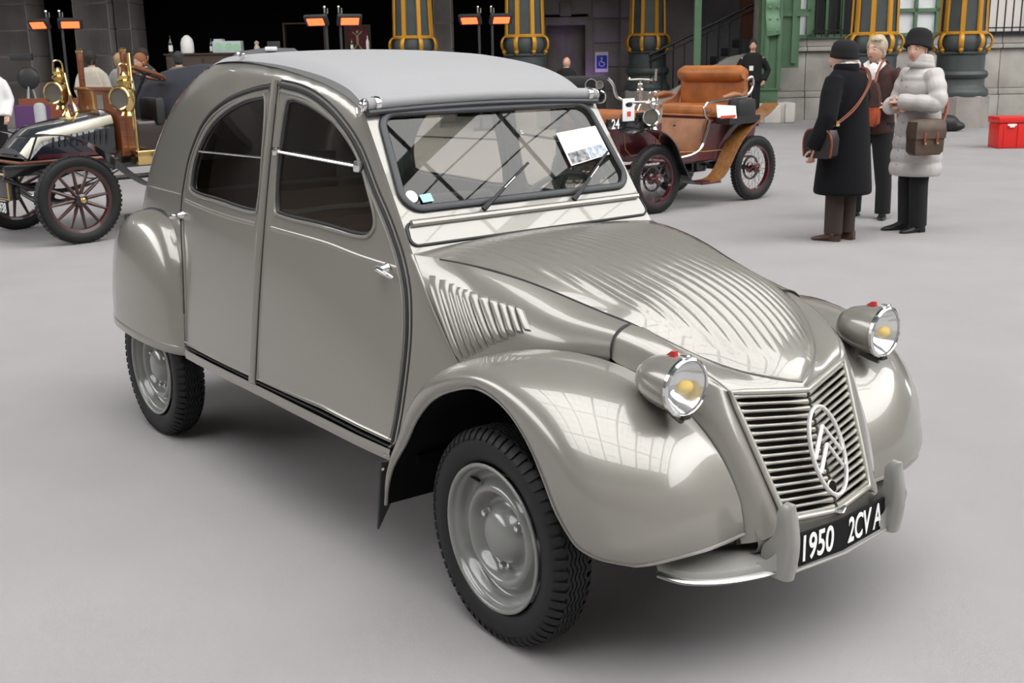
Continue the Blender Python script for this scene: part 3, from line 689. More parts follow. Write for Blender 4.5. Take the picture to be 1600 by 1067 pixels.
# ---- front fenders
SEC = {   # angle round the axle: (radius, half width) from wheel-arch lip inwards
 186: [(.520, .672), (.527, .668), (.530, .662), (.530, .655), (.528, .645), (.525, .630)],
 174: [(.487, .674), (.497, .676), (.507, .668), (.512, .655), (.514, .635), (.512, .610)],
 156: [(.428, .676), (.442, .682), (.462, .676), (.480, .655), (.492, .625), (.496, .590)],
 140: [(.418, .680), (.434, .688), (.458, .680), (.480, .655), (.494, .612), (.498, .565)],
 124: [(.420, .684), (.437, .693), (.462, .684), (.484, .652), (.497, .598), (.500, .540)],
 106: [(.424, .688), (.442, .698), (.466, .686), (.487, .648), (.498, .585), (.497, .515)],
 90: [(.437, .692), (.455, .702), (.478, .688), (.498, .645), (.508, .575), (.507, .482)],
 74: [(.428, .694), (.450, .706), (.485, .690), (.513, .635), (.530, .545), (.531, .432)],
 60: [(.402, .694), (.436, .710), (.492, .690), (.534, .622), (.556, .515), (.556, .388)],
 46: [(.372, .692), (.425, .712), (.500, .690), (.553, .607), (.579, .485), (.572, .345)],
 32: [(.356, .688), (.415, .710), (.500, .684), (.562, .590), (.593, .455), (.578, .308)],
 20: [(.380, .684), (.424, .693), (.492, .664), (.558, .568), (.590, .435), (.580, .287)],
 15: [(.412, .675), (.450, .674), (.505, .642), (.556, .560), (.586, .428), (.578, .284)],
 12: [(.452, .652), (.480, .642), (.518, .610), (.552, .545), (.580, .420), (.576, .282)],
 9.5: [(.503, .602), (.515, .590), (.530, .568), (.548, .518), (.573, .412), (.572, .280)],
}
keys = sorted(SEC, reverse=True)
ctrl = [cr(SEC[k], 5) for k in keys]
for s in (-1, 1):
    cols = [cr([(k, *ctrl[i][j]) for i, k in enumerate(keys)], 5) for j in range(len(ctrl[0]))]
    rows = []
    for i in range(len(cols[0])):
        row = []
        for j, c in enumerate(cols):
            th, r, y = c[i]; a = math.radians(th); row.append((r*math.cos(a), s*y, .30+r*math.sin(a)))
        rows.append(row)
    n = len(rows)
    fd = MB().grid(rows).obj('front_fender', 'paint', car, 60)
    lip = [(r[0][0], r[0][1]-s*.004, r[0][2]) for r in rows]
    MB().tube(lip, .006, 8).obj('fender_lip', 'paint', fd)
    MB().tube(list(rows[-1]), .005, 8).obj('fender_lip', 'paint', fd)
    # inner wheel-arch liner
    li = [[(r[0][0], s*.66, r[0][2]), (r[0][0]*.99, s*.45, .3+(r[0][2]-.3)*1.05), (r[0][0]*.95, s*.26, .3+(r[0][2]-.3)*1.02)] for r in rows[:-22]]
    MB().grid(li).obj('wheel_arch_liner', 'underbody', fd)
    # mud flap
    MB().add([(-.520, s*.675, .385), (-.505, s*.600, .375), (-.530, s*.635, .25), (-.560, s*.672, .150), (-.530, s*.675, .385), (-.515, s*.600, .375), (-.540, s*.635, .25), (-.570, s*.672, .150)], [(0, 1, 2, 3), (7, 6, 5, 4), (0, 4, 5, 1), (1, 5, 6, 2), (2, 6, 7, 3), (3, 7, 4, 0)]).obj('mud_flap', 'rubber', car, 30)
    ip = [(-.50, .30), (-.46, .56), (-.30, .74), (0, .80), (.25, .74), (.40, .62), (.50, .42), (.50, .30)]
    MB().prism(ip, .02, T(0, s*.31+.01, 0) @ RX(PI/2)).obj('arch_blackout', 'underbody', car, 30)  # panel added behind the wheel to keep skylight out of the arch
    for dx, dz in ((-.515, .365), (-.500, .415)): MB().ball((dx, s*.674, dz), .006, 8).obj('flap_rivet', 'chrome', fd)

# ---- rear fenders
OUTL = [(0, .44), (20, .415), (40, .43), (60, .475), (80, .497), (100, .500), (120, .490), (140, .47), (160, .46), (180, .465)]
OUTL = [(0, .425), (18, .405), (34, .425), (50, .475), (66, .505), (84, .505), (102, .500), (120, .488), (140, .470), (160, .462), (180, .465)]
fo = spl([a for a, r in OUTL], [r for a, r in OUTL])
CX, CZ = -2.46, .470
for s in (-1, 1):
    rows = []
    for i in range(49):
        th = 180*i/48; a = math.radians(th); R_ = fo(th); row = []
        for j in range(17):
            ph = PI/2*j/16; rho = math.sin(ph); x = CX+R_*rho*math.cos(a); z = CZ+.03*(-(x-CX)/.45)+R_*rho*math.sin(a)*.985
            yb = .545-.12*max(0, (-2.6-x)/.4)**2; y = yb+.168*(max(0, math.cos(ph))**.62)
            row.append((x, s*y, z))
        rows.append(row)
    rf = MB().grid(rows).obj('rear_fender', 'paint', car, 60)
    lowr = list(reversed(rows[-1]))[:-1]+list(rows[0])
    band = [[(x, y, z+.004), (x, y+s*.004, z-.004), (x, y+s*.003, z-.030), (x, y-s*.006, z-.036), (x, y-s*.03, z-.036)] for x, y, z in lowr]
    MB().grid(band).obj('fender_skirt_band', 'paint', rf, 60)
    e = [r[-1] for r in rows[8:40]]
    MB().tube(e, .006, 6).obj('fender_piping', 'rubber', rf)
    MB().box((-2.62, s*.60, .915), (.05, .05, .045), RZ(0), bev=.012).obj('tail_lamp', 'rubber', car)

# ---- headlamps on their bar
for s in (-1, 1):
    hd = V((1., s*.02, -.02)).normalized(); c = V((.480, s*.418, .792)); HS = .90
    zq = hd.to_track_quat('Z', 'Y').to_matrix().to_4x4(); M = T(*c) @ zq @ Matrix.Diagonal((HS, HS, HS*.82, 1))
    hl = MB().lathe([(0.001, -.205), (.022, -.200), (.045, -.183), (.062, -.15), (.072, -.11), (.0775, -.06), (.079, -.02), (.078, 0.)], M, 36, caps=(True, False)).obj('headlamp', 'paint', car, 60)
    MB().lathe([(.079, -.012), (.0835, -.006), (.0835, .006), (.077, .012), (.075, .008)], M, 36, caps=(False, False)).obj('headlamp_rim', 'chrome', hl)
    lens = MB()
    rings = []
    for i in range(10):
        r = .077*i/9 if i else .0005
        rings.append([(r*math.cos(2*PI*k/48), r*math.sin(2*PI*k/48), .008+.016*(1-(r/.077)**2)+.0012*math.cos(r*math.cos(2*PI*k/48)*700)) for k in range(48)])
    lens.loft(rings, True, (True, False), M); lens.obj('lens', 'lens_glass', hl, 80)
    MB().lathe([(.012, -.075), (.04, -.06), (.062, -.03), (.074, 0)], M, 32, caps=(True, False)).obj('reflector', 'chrome', hl, 80)
    MB().ball((0, 0, -.004), (.028, .020, .022), 14, M).obj('bulb', 'yellow_bulb', hl)
    MB().add([(-.008, .078, -.085), (.008, .078, -.085), (.007, .078, -.045), (-.007, .078, -.045), (-.007, .092, -.062), (.007, .092, -.062), (.006, .092, -.048), (-.006, .092, -.048)], [(0, 1, 2, 3), (4, 7, 6, 5), (0, 4, 5, 1), (1, 5, 6, 2), (2, 6, 7, 3), (3, 7, 4, 0)], M).obj('marker_gem', 'red_gel', hl)
    MB().box((0, .086, -.004), (.02, .008, .035), M, .003).ball((0, .088, .012), (.012, .006, .006), 8, M).obj('rim_clip', 'chrome', hl)
    MB().box((0, -.086, .002), (.03, .010, .022), M, .004).obj('lower_clip', 'rubber', hl)
    br = MB().tube(cr([(.405, s*.400, .735), (.395, s*.385, .70), (.385, s*.345, .680), (.38, s*.27, .675)], 5), [.016]*10+[.017]*6, 10)
    br.tube([(.41, s*.405, .725), (.44, s*.412, .712), (.47, s*.418, .705)], .010, 8)
    br.obj('headlamp_bracket', 'headlamp_grey', hl)

# ---- bumper
BP = cr([(-.503, .474, .335), (-.47, .532, .325), (-.40, .578, .318), (-.31, .612, .315), (-.20, .635, .315), (0, .645, .315)], 6)
full = BP+[(-y, x, z) for y, x, z in reversed(BP[:-1])]
rows = []; rows2 = []
for (y, x, z) in full:
    a = abs(y); dp = np.interp(a, [0, .25, .36, .45, .515], [.075, .12, .135, .10, .02])
    rows.append([(x, y, z-.022), (x+.004, y, z), (x-.004, y, z+.014), (x-dp*.5, y*(1-.05*dp), z+.024), (x-dp, y*.99, z+.026), (x-dp-.004, y*.985, z+.010)])
    rows2.append((x+.005, y, z-.008))
bu = MB().grid(rows).obj('bumper', 'bumper_paint', car, 50)
for s in (-1, 1):
    k = [p for p in rows2 if p[1]*s > .20]
    MB().tube(k, [(.013, .006)]*len(k), 8).obj('bumper_strip', 'alu', bu)
    for yy in (.50, .40): 
        p = min(k, key=lambda q: abs(abs(q[1])-yy)); MB().ball((p[0]+.006, p[1], p[2]), .003, 6).obj('strip_rivet', 'rubber', bu)
    rings = []
    for t in list(np.linspace(0, .75, 9))+[.82, .88, .93, .965, .985, .997]:
        z = .292+.205*t; w = .0195*(1-.12*t)*math.sqrt(max(.0, 1-max(0, (t-.78)/.22)**2)); x0 = .668+.014*math.sin(PI*min(t*1.1, 1))
        dpt = np.interp(t, [0, .35, .6, .9, 1], [.080, .085, .042, .03, .014])
        cx = x0
        rings.append([(cx+.012, s*.2305-w*.4, z), (cx+.012, s*.2305+w*.4, z), (cx+.006, s*.2305+w*.9, z), (cx-.012, s*.2305+w, z), (cx-dpt, s*.2305+w, z), (cx-dpt, s*.2305-w, z), (cx-.012, s*.2305-w, z), (cx+.006, s*.2305-w*.9, z)])
    MB().loft(rings).obj('overrider', 'bumper_paint', bu, 60)
    mb = MB()      # flared bracket towards the number plate / outwards
    fl_ = [[(.66-.05*t, s*(.2305-.006+.062*t*t*-1 if 0 else .2305+.055*t), .335+.06*(1-t)**2), (.665-.05*t, s*(.2305+.055*t), .312)] for t in np.linspace(0, 1, 8)]
    fl2 = [[(.655, s*(.2305-.05*t), .345+.055*(1-t)**2), (.66, s*(.2305-.05*t), .305)] for t in np.linspace(0, 1, 8)]
    mb.grid(fl_).grid(fl2); mb.obj('overrider_flare', 'bumper_paint', bu, 60)
# number plate, slightly v-shaped
pl = MB()
for s in (-1, 1):
    pl.add([(.664, 0, .300), (.652, s*.205, .304), (.652, s*.205, .392), (.664, 0, .388), (.656, 0, .300), (.644, s*.205, .304), (.644, s*.205, .392), (.656, 0, .388)],
           [(0, 1, 2, 3), (4, 7, 6, 5), (0, 4, 5, 1), (3, 2, 6, 7), (1, 5, 6, 2)])
pl = pl.obj('number_plate', 'plate_black', car, 20)
pl['label'] = 'black number plate reading 1950 2CV A in white'
MB().tube([(.660, -.205, .300), (.672, 0, .296), (.660, .205, .300)], .005, 6).obj('plate_edge', 'bumper_paint', pl)
for body, yc, s in (('1950', -.105, -1), ('2CV A', .105, 1)):
    ang = math.atan2(.012, .205)*(-s)
    M = T(.6665-.012*abs(yc)/.205, yc, .346) @ RZ(PI/2-ang*1) @ RX(PI/2)
    text_mesh('plate_lettering', body, .100, 'white_ink', pl, M, .0008, .66 if body == '1950' else .60, .0014)

# ---- wheels
PROF = [(.218, .052), (.222, .058), (.217, .062), (.208, .058), (.204, .045), (.198, .040), (.190, .020), (.180, .008), (.168, .010), (.155, .028), (.147, .036), (.138, .038), (.128, .030), (.118, .010), (.108, .000), (.098, .000), (.088, .008), (.078, .022), (.066, .035), (.045, .045), (.02, .049), (.0005, .050)]
def wheel(x, y, s, steer):
    M = T(x, s*y, .302) @ RZ(steer) @ RX(-s*PI/2)        # local z points outwards
    prof = [(r*.957, h) for r, h in PROF]
    w = MB().lathe(cr(prof, 2), M, 64, caps=(False, False)).obj('wheel', 'wheel_paint', car, 70)
    tp = [(.212, .050), (.224, .060), (.245, .066), (.268, .067), (.284, .062), (.293, .052), (.297, .044), (.3005, .03), (.302, .0), (.3005, -.03), (.297, -.044), (.293, -.052), (.284, -.062), (.268, -.067), (.245, -.066), (.224, -.060), (.212, -.05)]
    tp = [(r, h*.92) for r, h in tp]
    MB().lathe(tp, M, 72, caps=(False, False)).obj('tyre', 'tyre_rubber', w, 80)
    tr = MB(); NB = 62
    for k in range(NB):
        a = 2*PI*k/NB; da = 2*PI/NB*.36
        for sg in (-1, 1):
            ring = []
            for (r, h, q) in ((.2775, .0685, .55), (.287, .0655, 1.), (.297, .056, 1.), (.3045, .044, 1.), (.3065, .034, .5)):
                ring.append([(r*math.cos(a-da*q), r*math.sin(a-da*q), sg*h*.92), (r*math.cos(a+da*q), r*math.sin(a+da*q), sg*h*.92)])
            base = []
            for (r, h, q) in ((.276, .064, .55), (.283, .060, 1.), (.291, .050, 1.), (.296, .042, 1.), (.298, .034, .5)):
                base.append([(r*math.cos(a-da*q), r*math.sin(a-da*q), sg*h*.92), (r*math.cos(a+da*q), r*math.sin(a+da*q), sg*h*.92)])
            rings = [[ring[i][0], ring[i][1], base[i][1], base[i][0]] for i in range(5)]
            tr.loft(rings)
    for hc in (-.027, -.0135, 0, .0135, .027):        # zig-zag ribs of the crown
        n = 180; rg = []
        for k in range(n):
            a = 2*PI*k/n; zz = hc+.0032*(1 if (k//2) % 2 else -1)
            rg.append([(r*math.cos(a), r*math.sin(a), zz+o) for r, o in ((.299, -.0055), (.3062, -.0046), (.3062, .0046), (.299, .0055))])
        rg.append(rg[0]); tr.loft(rg, True, (False, False))
    for i in range(len(tr.v)): tr.v[i] = tuple(M @ V(tr.v[i]))
    tr.obj('tread', 'tyre_rubber', w, 30, recalc=False)
    for k in range(3):
        a = 2*PI*k/3+.55
        Mb = M @ T(.088*math.cos(a), .088*math.sin(a), .004)
        MB().lathe([(.016, 0), (.016, .006), (.010, .009), (.010, .024), (.004, .027)], Mb, 6).obj('lug_nut', 'chrome', w, 30)
    MB().tube([(M @ V((.170*math.cos(2.35), .170*math.sin(2.35), .008)))[:], (M @ V((.186*math.cos(2.3), .186*math.sin(2.3), .034)))[:]], [.005, .0035], 8).obj('valve_stem', 'rubber', w)
    MB().lathe([(.0, -.03), (.15, -.02), (.15, -.06), (0, -.06)], M, 24).obj('brake_drum', 'underbody', w)
    return w
STEER = math.radians(-2.5)
for s in (-1, 1):
    wheel(0, .600, s, STEER); wheel(-2.40, .600, s, 0)

# ---- floor pan, firewall, dashboard, seats, steering wheel
mb = MB().box((-1.3, 0, .40), (1.75, 1.20, .03)).box((-2.45, 0, .44), (.7, .80, .03)).box((.05, 0, .38), (.95, .45, .05))
mb.obj('floor_pan', 'underbody', car)
MB().box((-.46, 0, .66), (.03, .98, .56)).box((-.05, 0, .60), (.8, .5, .30)).obj('firewall', 'underbody', car)
MB().box((-2.42, 0, .56), (.05, .75, .30)).box((-2.6, 0, .85), (.03, .84, .60)).obj('rear_bulkhead', 'trim_brown', car)
db = MB().tube([(-.62, y, .985) for y in np.linspace(-.47, .47, 6)], .03, 10).obj('dashboard', 'bumper_paint', car)
MB().box((-.60, .3, 1.02), (.06, .12, .05), bev=.01).obj('instrument', 'rubber', db)
Ms = T(-.86, .30, 1.0) @ RY(-1.05)
st = MB().tube([(M_ := (Ms @ V((.20*math.cos(a), .20*math.sin(a), 0))))[:] for a in np.linspace(0, 2*PI, 36, endpoint=False)], .011, 8, True).obj('steering_wheel', 'rubber', car)
MB().tube([(Ms @ V((0, 0, 0)))[:], (-.55, .30, .80)], .016, 8).tube([(Ms @ V((-.2, 0, 0)))[:], (Ms @ V((.2, 0, 0)))[:]], .009, 6).obj('steering_column', 'rubber', st)
def seat(x, y, w):
    rings = []
    sec = cr([(.26, .60), (.24, .66), (.0, .63), (-.18, .60), (-.24, .66), (-.30, .90), (-.345, 1.07), (-.37, 1.08), (-.385, 1.06), (-.35, .88), (-.30, .62), (-.2, .53), (.0, .55), (.2, .57)], 3, True)
    for k in np.linspace(-1, 1, 7):
        f = 1-.03*abs(k)**4
        rings.append([(x+px*f, y+k*w/2, .75+(pz_-.75)*f-.08) for px, pz_ in sec])
    se = MB().loft(rings).obj('seat', 'seat_cloth', car, 60)
    for s in (-1, 1):
        MB().tube(cr([(x+.25, y+s*w*.48, .42), (x+.25, y+s*w*.48, .55), (x+.1, y+s*w*.5, .57), (x-.2, y+s*w*.5, .50), (x-.30, y+s*w*.5, .8), (x-.37, y+s*w*.48, 1.02), (x-.38, y+s*w*.3, 1.035), (x-.38, y, 1.04)], 4), .012, 8).obj('seat_tube', 'wheel_paint', se)
seat(-1.08, .27, .46); seat(-1.08, -.27, .46); seat(-2.0, 0, 1.04)

# ---- things on the windscreen
t = skin('information_sheet', [(.246, .474), (.445, .537), (.436, .770), (.240, .734)], [], off(wsf, .008), 'paper', None, .0015, .2)
for i, (a, b) in enumerate((((.222, .40), (.31, .43)), ((.318, .435), (.405, .46)))):
    pass
tag(t, 'white information sheet with two small photographs leaning in the windscreen', 'paper')
for a, b, mm in (((.254, .485), (.345, .590), 'photo_dark'), ((.352, .515), (.436, .620), 'photo_pale')):
    mat('photo_dark', (.22, .22, .23), .6, var=.9, vscale=60); mat('photo_pale', (.40, .45, .52), .6, var=.6, vscale=60)
    sk = -.003
    q = [(a[0], a[1]), (b[0], a[1]+.027), (b[0]+sk, b[1]+.027-.02), (a[0]+sk, b[1]-.02)]
    skin('printed_photo', q, [], off(wsf, .0095), mm, t, .0006, .2)
t = skin('round_sticker', [(-.440+.021*math.cos(a), .375+.021/.506*math.sin(a)) for a in np.linspace(0, 2*PI, 24, endpoint=False)], [], off(wsf, .005), 'paper', None, .001, .2)
tag(t, 'round white sticker in the lower corner of the windscreen', 'sticker')
t = skin('square_sticker', [(-.408, .325), (-.365, .330), (-.368, .385), (-.411, .380)], [], off(wsf, .005), 'sticker_blue', None, .001, .2)
tag(t, 'small pale blue square sticker at the bottom of the windscreen', 'sticker')
# ================================================================ red and tan voiturette behind the saloon
mat('maroon', (.075, .008, .014), .3, coat=.8); wood('oak', (.16, .065, .018), (.30, .13, .035)); mat('tan_leather', (.36, .115, .025), .42, var=.25, vscale=5, bump=.1, bscale=30)
mat('tan_panel', (.30, .13, .06), .5, var=.3, vscale=5); mat('silver', (.75, .74, .72), .18, 1.); mat('brass', (.80, .58, .24), .16, 1.); mat('black_gloss', (.010, .010, .012), .2, coat=.8)
mat('navy_gloss', (.012, .014, .022), .2, coat=.9); mat('cream_band', (.82, .78, .66), .4); mat('gold_line', (.45, .25, .06), .5); mat('navy_cloth', (.016, .017, .026), .9, var=.2, vscale=4); mat('grey_cloth', (.10, .10, .11), .9, var=.15, vscale=4)
mat('dark_tub', (.02, .010, .009), .35, coat=.5); wood('mahogany', (.13, .035, .012), (.24, .075, .025)); mat('spoke_red', (.045, .010, .008), .4, coat=.4); mat('black_leather', (.012, .012, .013), .5)
mat('glass_white', (.12, .11, .09), .1, coat=1.); mat('amber', (.6, .25, .02), .3); mat('red_ink', (.6, .05, .02), .6); mat('spoke_steel', (.10, .08, .08), .5, .5); mat('tyre_grey', (.035, .035, .038), .7)
def tyre_prof(R, w, r): return [(R-r*1.9, -w*.7), (R-r*1.4, -w), (R-r*.6, -w*1.02), (R-r*.15, -w*.75), (R, -w*.35), (R, w*.35), (R-r*.15, w*.75), (R-r*.6, w*1.02), (R-r*1.4, w), (R-r*1.9, w*.7)]
def old_wheel(root, x, y, R, s, wire, steer=0.):
    M = T(x, y, R) @ RZ(steer) @ RX(-s*PI/2)
    rimR = R*.76
    w = MB().lathe([(rimR-.03, -.022), (rimR, -.03), (rimR+.008, -.032), (rimR+.008, .032), (rimR, .03), (rimR-.03, .022), (rimR-.03, -.022)], M, 40, caps=(False, False)).obj('wheel', 'maroon' if wire else 'spoke_red', root, 40)
    MB().lathe(tyre_prof(R, .045, .05), M, 48, caps=(False, False)).obj('tyre', 'tyre_rubber', w, 70)
    tr = MB(); n = 56
    for k in range(n):
        a = 2*PI*k/n
        for zz in (-.024, 0, .024):
            tr.box((R-.0005, (zz*.12), zz), (.006, 2*PI*R/n*.62, .019), M @ RZ(a+(.5*2*PI/n if zz == 0 else 0)))
    tr.obj('tread', 'tyre_grey', w, smooth=False, recalc=False)
    MB().lathe([(.03, -.09), (.055, -.06), (.055, -.04), (.035, -.03), (.035, .03), (.055, .045), (.055, .06), (.03, .07)], M, 20).obj('hub', 'maroon' if wire else 'black_gloss', w)
    MB().lathe([(.026, .06), (.028, .085), (.022, .10), (.004, .105)], M, 14).obj('hub_cap', 'silver' if wire else 'brass', w)
    if wire:
        sp = MB()
        for k in range(36):
            a = 2*PI*k/36; b = a+(.9 if k % 2 else -.9); zz = .05 if (k//2) % 2 else -.05
            sp.tube([(rimR*math.cos(a), rimR*math.sin(a), 0), (.05*math.cos(b), .05*math.sin(b), zz)], .0018, 4, M=M)
        o = tag(sp.obj('wire_spokes', 'spoke_steel', w, recalc=False), kind='stuff')
        MB().lathe([(.13, -.045), (.13, -.03), (.11, -.03), (.11, -.045), (.13, -.045)], M, 28, caps=(False, False)).obj('brake_ring', 'black_gloss', w)
    else:
        for k in range(12):
            a = 2*PI*k/12+.13
            MB().tube([(.04*math.cos(a), .04*math.sin(a), 0), (.11*math.cos(a), .11*math.sin(a), 0), (rimR*math.cos(a), rimR*math.sin(a), 0)], [(.016, .020), (.018, .014), (.011, .013)], 8, M=M).obj('spoke', 'spoke_red', w)
    return w
def strip(pts, y0, y1, th):
    """sheet following an xz curve, between y0 and y1"""
    P = cr(pts, 5); rings = []
    for i, (x, z) in enumerate(P):
        a = P[max(i-1, 0)]; b = P[min(i+1, len(P)-1)]; t = V((b[0]-a[0], b[1]-a[1])).normalized(); n = V((-t.y, t.x))*th
        rings.append([(x, y0, z), (x, y1, z), (x+n.x, y1, z+n.y), (x+n.x, y0, z+n.y)])
    return MB().loft(rings)
def lamp(root, c, s, m, glassm='glass_white', face=(1, 0, 0)):
    M = T(*c) @ Matrix.Diagonal((s, s, s, 1)); q = V(face).to_track_quat('Z', 'Y').to_matrix().to_4x4()
    o = MB().lathe([(.055, -.16), (.06, -.15), (.045, -.12), (.06, -.10), (.075, -.06), (.085, 0), (.075, .07), (.05, .09), (.05, .12), (.07, .125), (.07, .14), (.04, .16), (.045, .19), (.02, .22), (.005, .23)], M, 20)
    o.lathe([(.055, .03), (.065, .05), (.07, .075), (.095, .105), (.105, .11), (.098, .12), (.085, .115)], M @ q, 24, caps=(False, False))
    l = o.obj('lamp', m, root, 40)
    MB().lathe([(.088, .108), (.0, .112)], M @ q, 20, caps=(False, False)).obj('lamp_lens', glassm, l)
    MB().tube(cr([(-.03, .05, .17), (-.02, .04, .27), (0, 0, .29), (.02, -.04, .27), (.03, -.05, .17)], 4), .008, 6, M=M).obj('lamp_handle', m, l)
    return l
VR = thing('voiturette', 'maroon veteran car with buttoned tan leather bench and wooden mudguards', 'car', H(1.70, 12.44), HYAW+math.radians(-140.3))
for x, y, s in ((.78, .575, 1), (.78, -.575, -1), (-.78, .575, 1), (-.78, -.575, -1)): old_wheel(VR, x, y, .345, s, True)
MB().tube([(.78, -.57, .345), (.78, .57, .345)], .02, 8).obj('axle', 'maroon', VR)
MB().tube([(-.78, -.57, .345), (-.78, .57, .345)], .025, 8).obj('axle', 'maroon', VR)
for y in (-.34, .34): MB().tube([(1.15, y, .46), (-1.0, y, .46)], .028, 8).obj('chassis_rail', 'maroon', VR)
MB().box((-.75, 0, .42), (.3, .5, .22), bev=.04).box((-.3, .1, .40), (.25, .25, .18), bev=.03).lathe([(.10, -.2), (.10, .2)], T(.1, 0, .36) @ RX(PI/2), 16).obj('engine', 'black_gloss', VR)
pr_ = cr([(-.98, .96), (-.93, .72), (-.86, .52)], 5)+cr([(-.2, .47), (.40, .47), (.42, .505), (.12, .53), (-.04, .60), (-.12, .76), (-.2, .93), (-.5, .94)], 4)
bd = MB().prism(pr_, .92, T(0, .46, 0) @ RX(PI/2)).obj('body', 'maroon', VR, 50)
for y in (-.468, .468):
    MB().tube([(x, y, z) for x, z in cr([(.42, .515), (.12, .54), (-.04, .61), (-.11, .74), (-.17, .90)], 5)], .014, 8).obj('body_trim', 'silver', bd)
    MB().tube([(x, y, z) for x, z in ((.3, .60-.02), (-.1, .56), (-.7, .56), (-.78, .62))], .005, 6).obj('coach_line', 'gold_line', bd)
MB().add([(-.10, -.44, .89), (-.10, .44, .89), (.02, .44, .53), (.02, -.44, .53), (-.2, -.44, .89), (-.2, .44, .89), (-.2, .44, .53), (-.2, -.44, .53)], [(0, 1, 2, 3), (4, 7, 6, 5), (0, 4, 5, 1), (1, 5, 6, 2), (2, 6, 7, 3), (3, 7, 4, 0)]).obj('seat_panel', 'tan_panel', VR)
MB().lathe([(.028, 0), (.024, .012), (.005, .012)], T(-.085, .05, .80) @ RY(PI/2), 14).obj('panel_knob', 'black_gloss', VR)
MB().box((.15, 0, .512), (.52, .84, .02)).obj('foot_board', 'oak', VR)
cu = MB().box((-.46, 0, .965), (.56, .96, .13), bev=.05).obj('seat_cushion', 'tan_leather', VR)
MB().tube([(-.17, y, .925) for y in (-.47, 0, .47)], .012, 6).obj('cushion_piping', 'tan_panel', cu)
bk = MB().box((-.76, 0, 1.15), (.08, .92, .44), T(0, 0, 0), bev=.03).obj('backrest', 'tan_leather', VR)
rl = MB()
rl.tube([(-.73, y, 1.345) for y in np.linspace(-.46, .46, 13)], [(.06 if i in (0, 12) else .092)*(1 if i % 2 else .99) for i in range(13)], 14)
hr = rl.obj('head_roll', 'tan_leather', VR, 60)
for y in np.linspace(-.36, .36, 6): MB().lathe([(.026, -.004), (.020, .006), (.004, .008)], T(-.654, y, 1.36) @ RY(PI/2), 12).obj('button', 'tan_panel', hr)
for y in (-.50, .50):
    a = MB().tube(cr([(-.76, y*.92, 1.28), (-.80, y, 1.31), (-.82, y, 1.22), (-.72, y, 1.12), (-.40, y, 1.085), (-.12, y, 1.07), (-.04, y, 1.02), (-.06, y, .93), (-.16, y, .88)], 5), .015, 8).obj('arm_rail', 'silver', VR)
    MB().tube([(-.62, y, 1.125), (-.50, y, 1.135), (-.32, y, 1.11)], [.02, .032, .018], 10).obj('arm_pad', 'tan_panel', a)
    MB().add([(-.15, y*.93, .95), (-.7, y*.93, .95), (-.76, y*.93, 1.2), (-.62, y*.93, 1.08), (-.15, y*.97, .95), (-.7, y*.97, .95), (-.76, y*.97, 1.2), (-.62, y*.97, 1.08)], [(0, 1, 2, 3), (4, 7, 6, 5), (0, 3, 7, 4), (3, 2, 6, 7), (2, 1, 5, 6), (1, 0, 4, 5)]).obj('side_curtain', 'tan_panel', VR)
MB().box((-.52, .60, .98), (.30, .17, .24), bev=.05).box((-.47, .60, .88), (.50, .18, .08)).obj('side_pannier', 'black_leather', VR)
t = MB().add([(-.32, .70, .90), (-.06, .66, .92), (-.06, .64, 1.05), (-.32, .68, 1.03), (-.32, .695, .90), (-.06, .655, .92), (-.06, .635, 1.05), (-.32, .675, 1.03)], [(0, 1, 2, 3), (4, 7, 6, 5), (0, 4, 5, 1), (3, 2, 6, 7), (1, 5, 6, 2), (0, 3, 7, 4)]).obj('notice_card', 'paper', VR, smooth=False)
MB().box((-.19, .693, .922), (.24, .004, .028), RZ(0)).obj('card_print', 'red_ink', t)
# front box and rear-facing bench
pr_ = [(.52, .55), (.98, .52), (1.10, .62), (1.14, .88), (.50, .88)]
fb = MB().prism(pr_, .80, T(0, .40, 0) @ RX(PI/2)).obj('front_box', 'maroon', VR, 30)
for y in (-.404, .404):
    MB().tube([(x, y, z) for x, z in ((.58, .61), (.95, .58), (1.03, .65), (1.06, .81), (.58, .81), (.58, .61))], .005, 6).obj('coach_line', 'gold_line', fb)
MB().tube([(1.146-.0, y, z) for y, z in ((-.3, .64), (.3, .64), (.3, .82), (-.3, .82), (-.3, .64))], .005, 6).obj('coach_line', 'gold_line', fb)
MB().box((.84, 0, .955), (.56, .84, .11), bev=.045).obj('bench_cushion', 'tan_leather', VR)
MB().box((1.0, .435, .905), (.64, .03, .11), bev=.005).box((.85, .43, .905), (.1, .02, .2)).obj('number_board', 'black_gloss', VR)
text_mesh('board_number', '24', .13, 'white_ink', VR, T(1.22, .4525, .905) @ RZ(PI) @ RX(PI/2), .0008, .85, .002)
MB().box((1.05, .46, 1.04), (.16, .012, .22), RZ(0), bev=.003).obj('tag_card', 'paper', VR)
MB().ball((1.05, .468, 1.09), (.05, .003, .025), 12).obj('tag_emblem', 'black_gloss', VR); MB().box((1.05, .468, 1.0), (.05, .003, .05), RZ(0)).obj('tag_print', 'red_ink', VR)
lamp(VR, (.74, .50, .96), .85, 'silver', face=(.85, .52, 0))
lamp(VR, (.74, -.50, .96), .85, 'silver', face=(.85, -.52, 0))
MB().tube(cr([(1.30, .42, 1.35), (1.22, .42, 1.28), (1.16, .42, 1.16), (.98, .46, 1.11), (.70, .48, 1.10), (.60, .48, 1.05), (.60, .46, .92)], 5), .015, 8).obj('bench_rail', 'silver', VR)
MB().tube(cr([(1.25, -.42, 1.12), (1.15, -.44, 1.13), (.8, -.46, 1.11), (.62, -.46, 1.05), (.62, -.44, .92)], 4), .014, 8).obj('bench_rail', 'silver', VR)
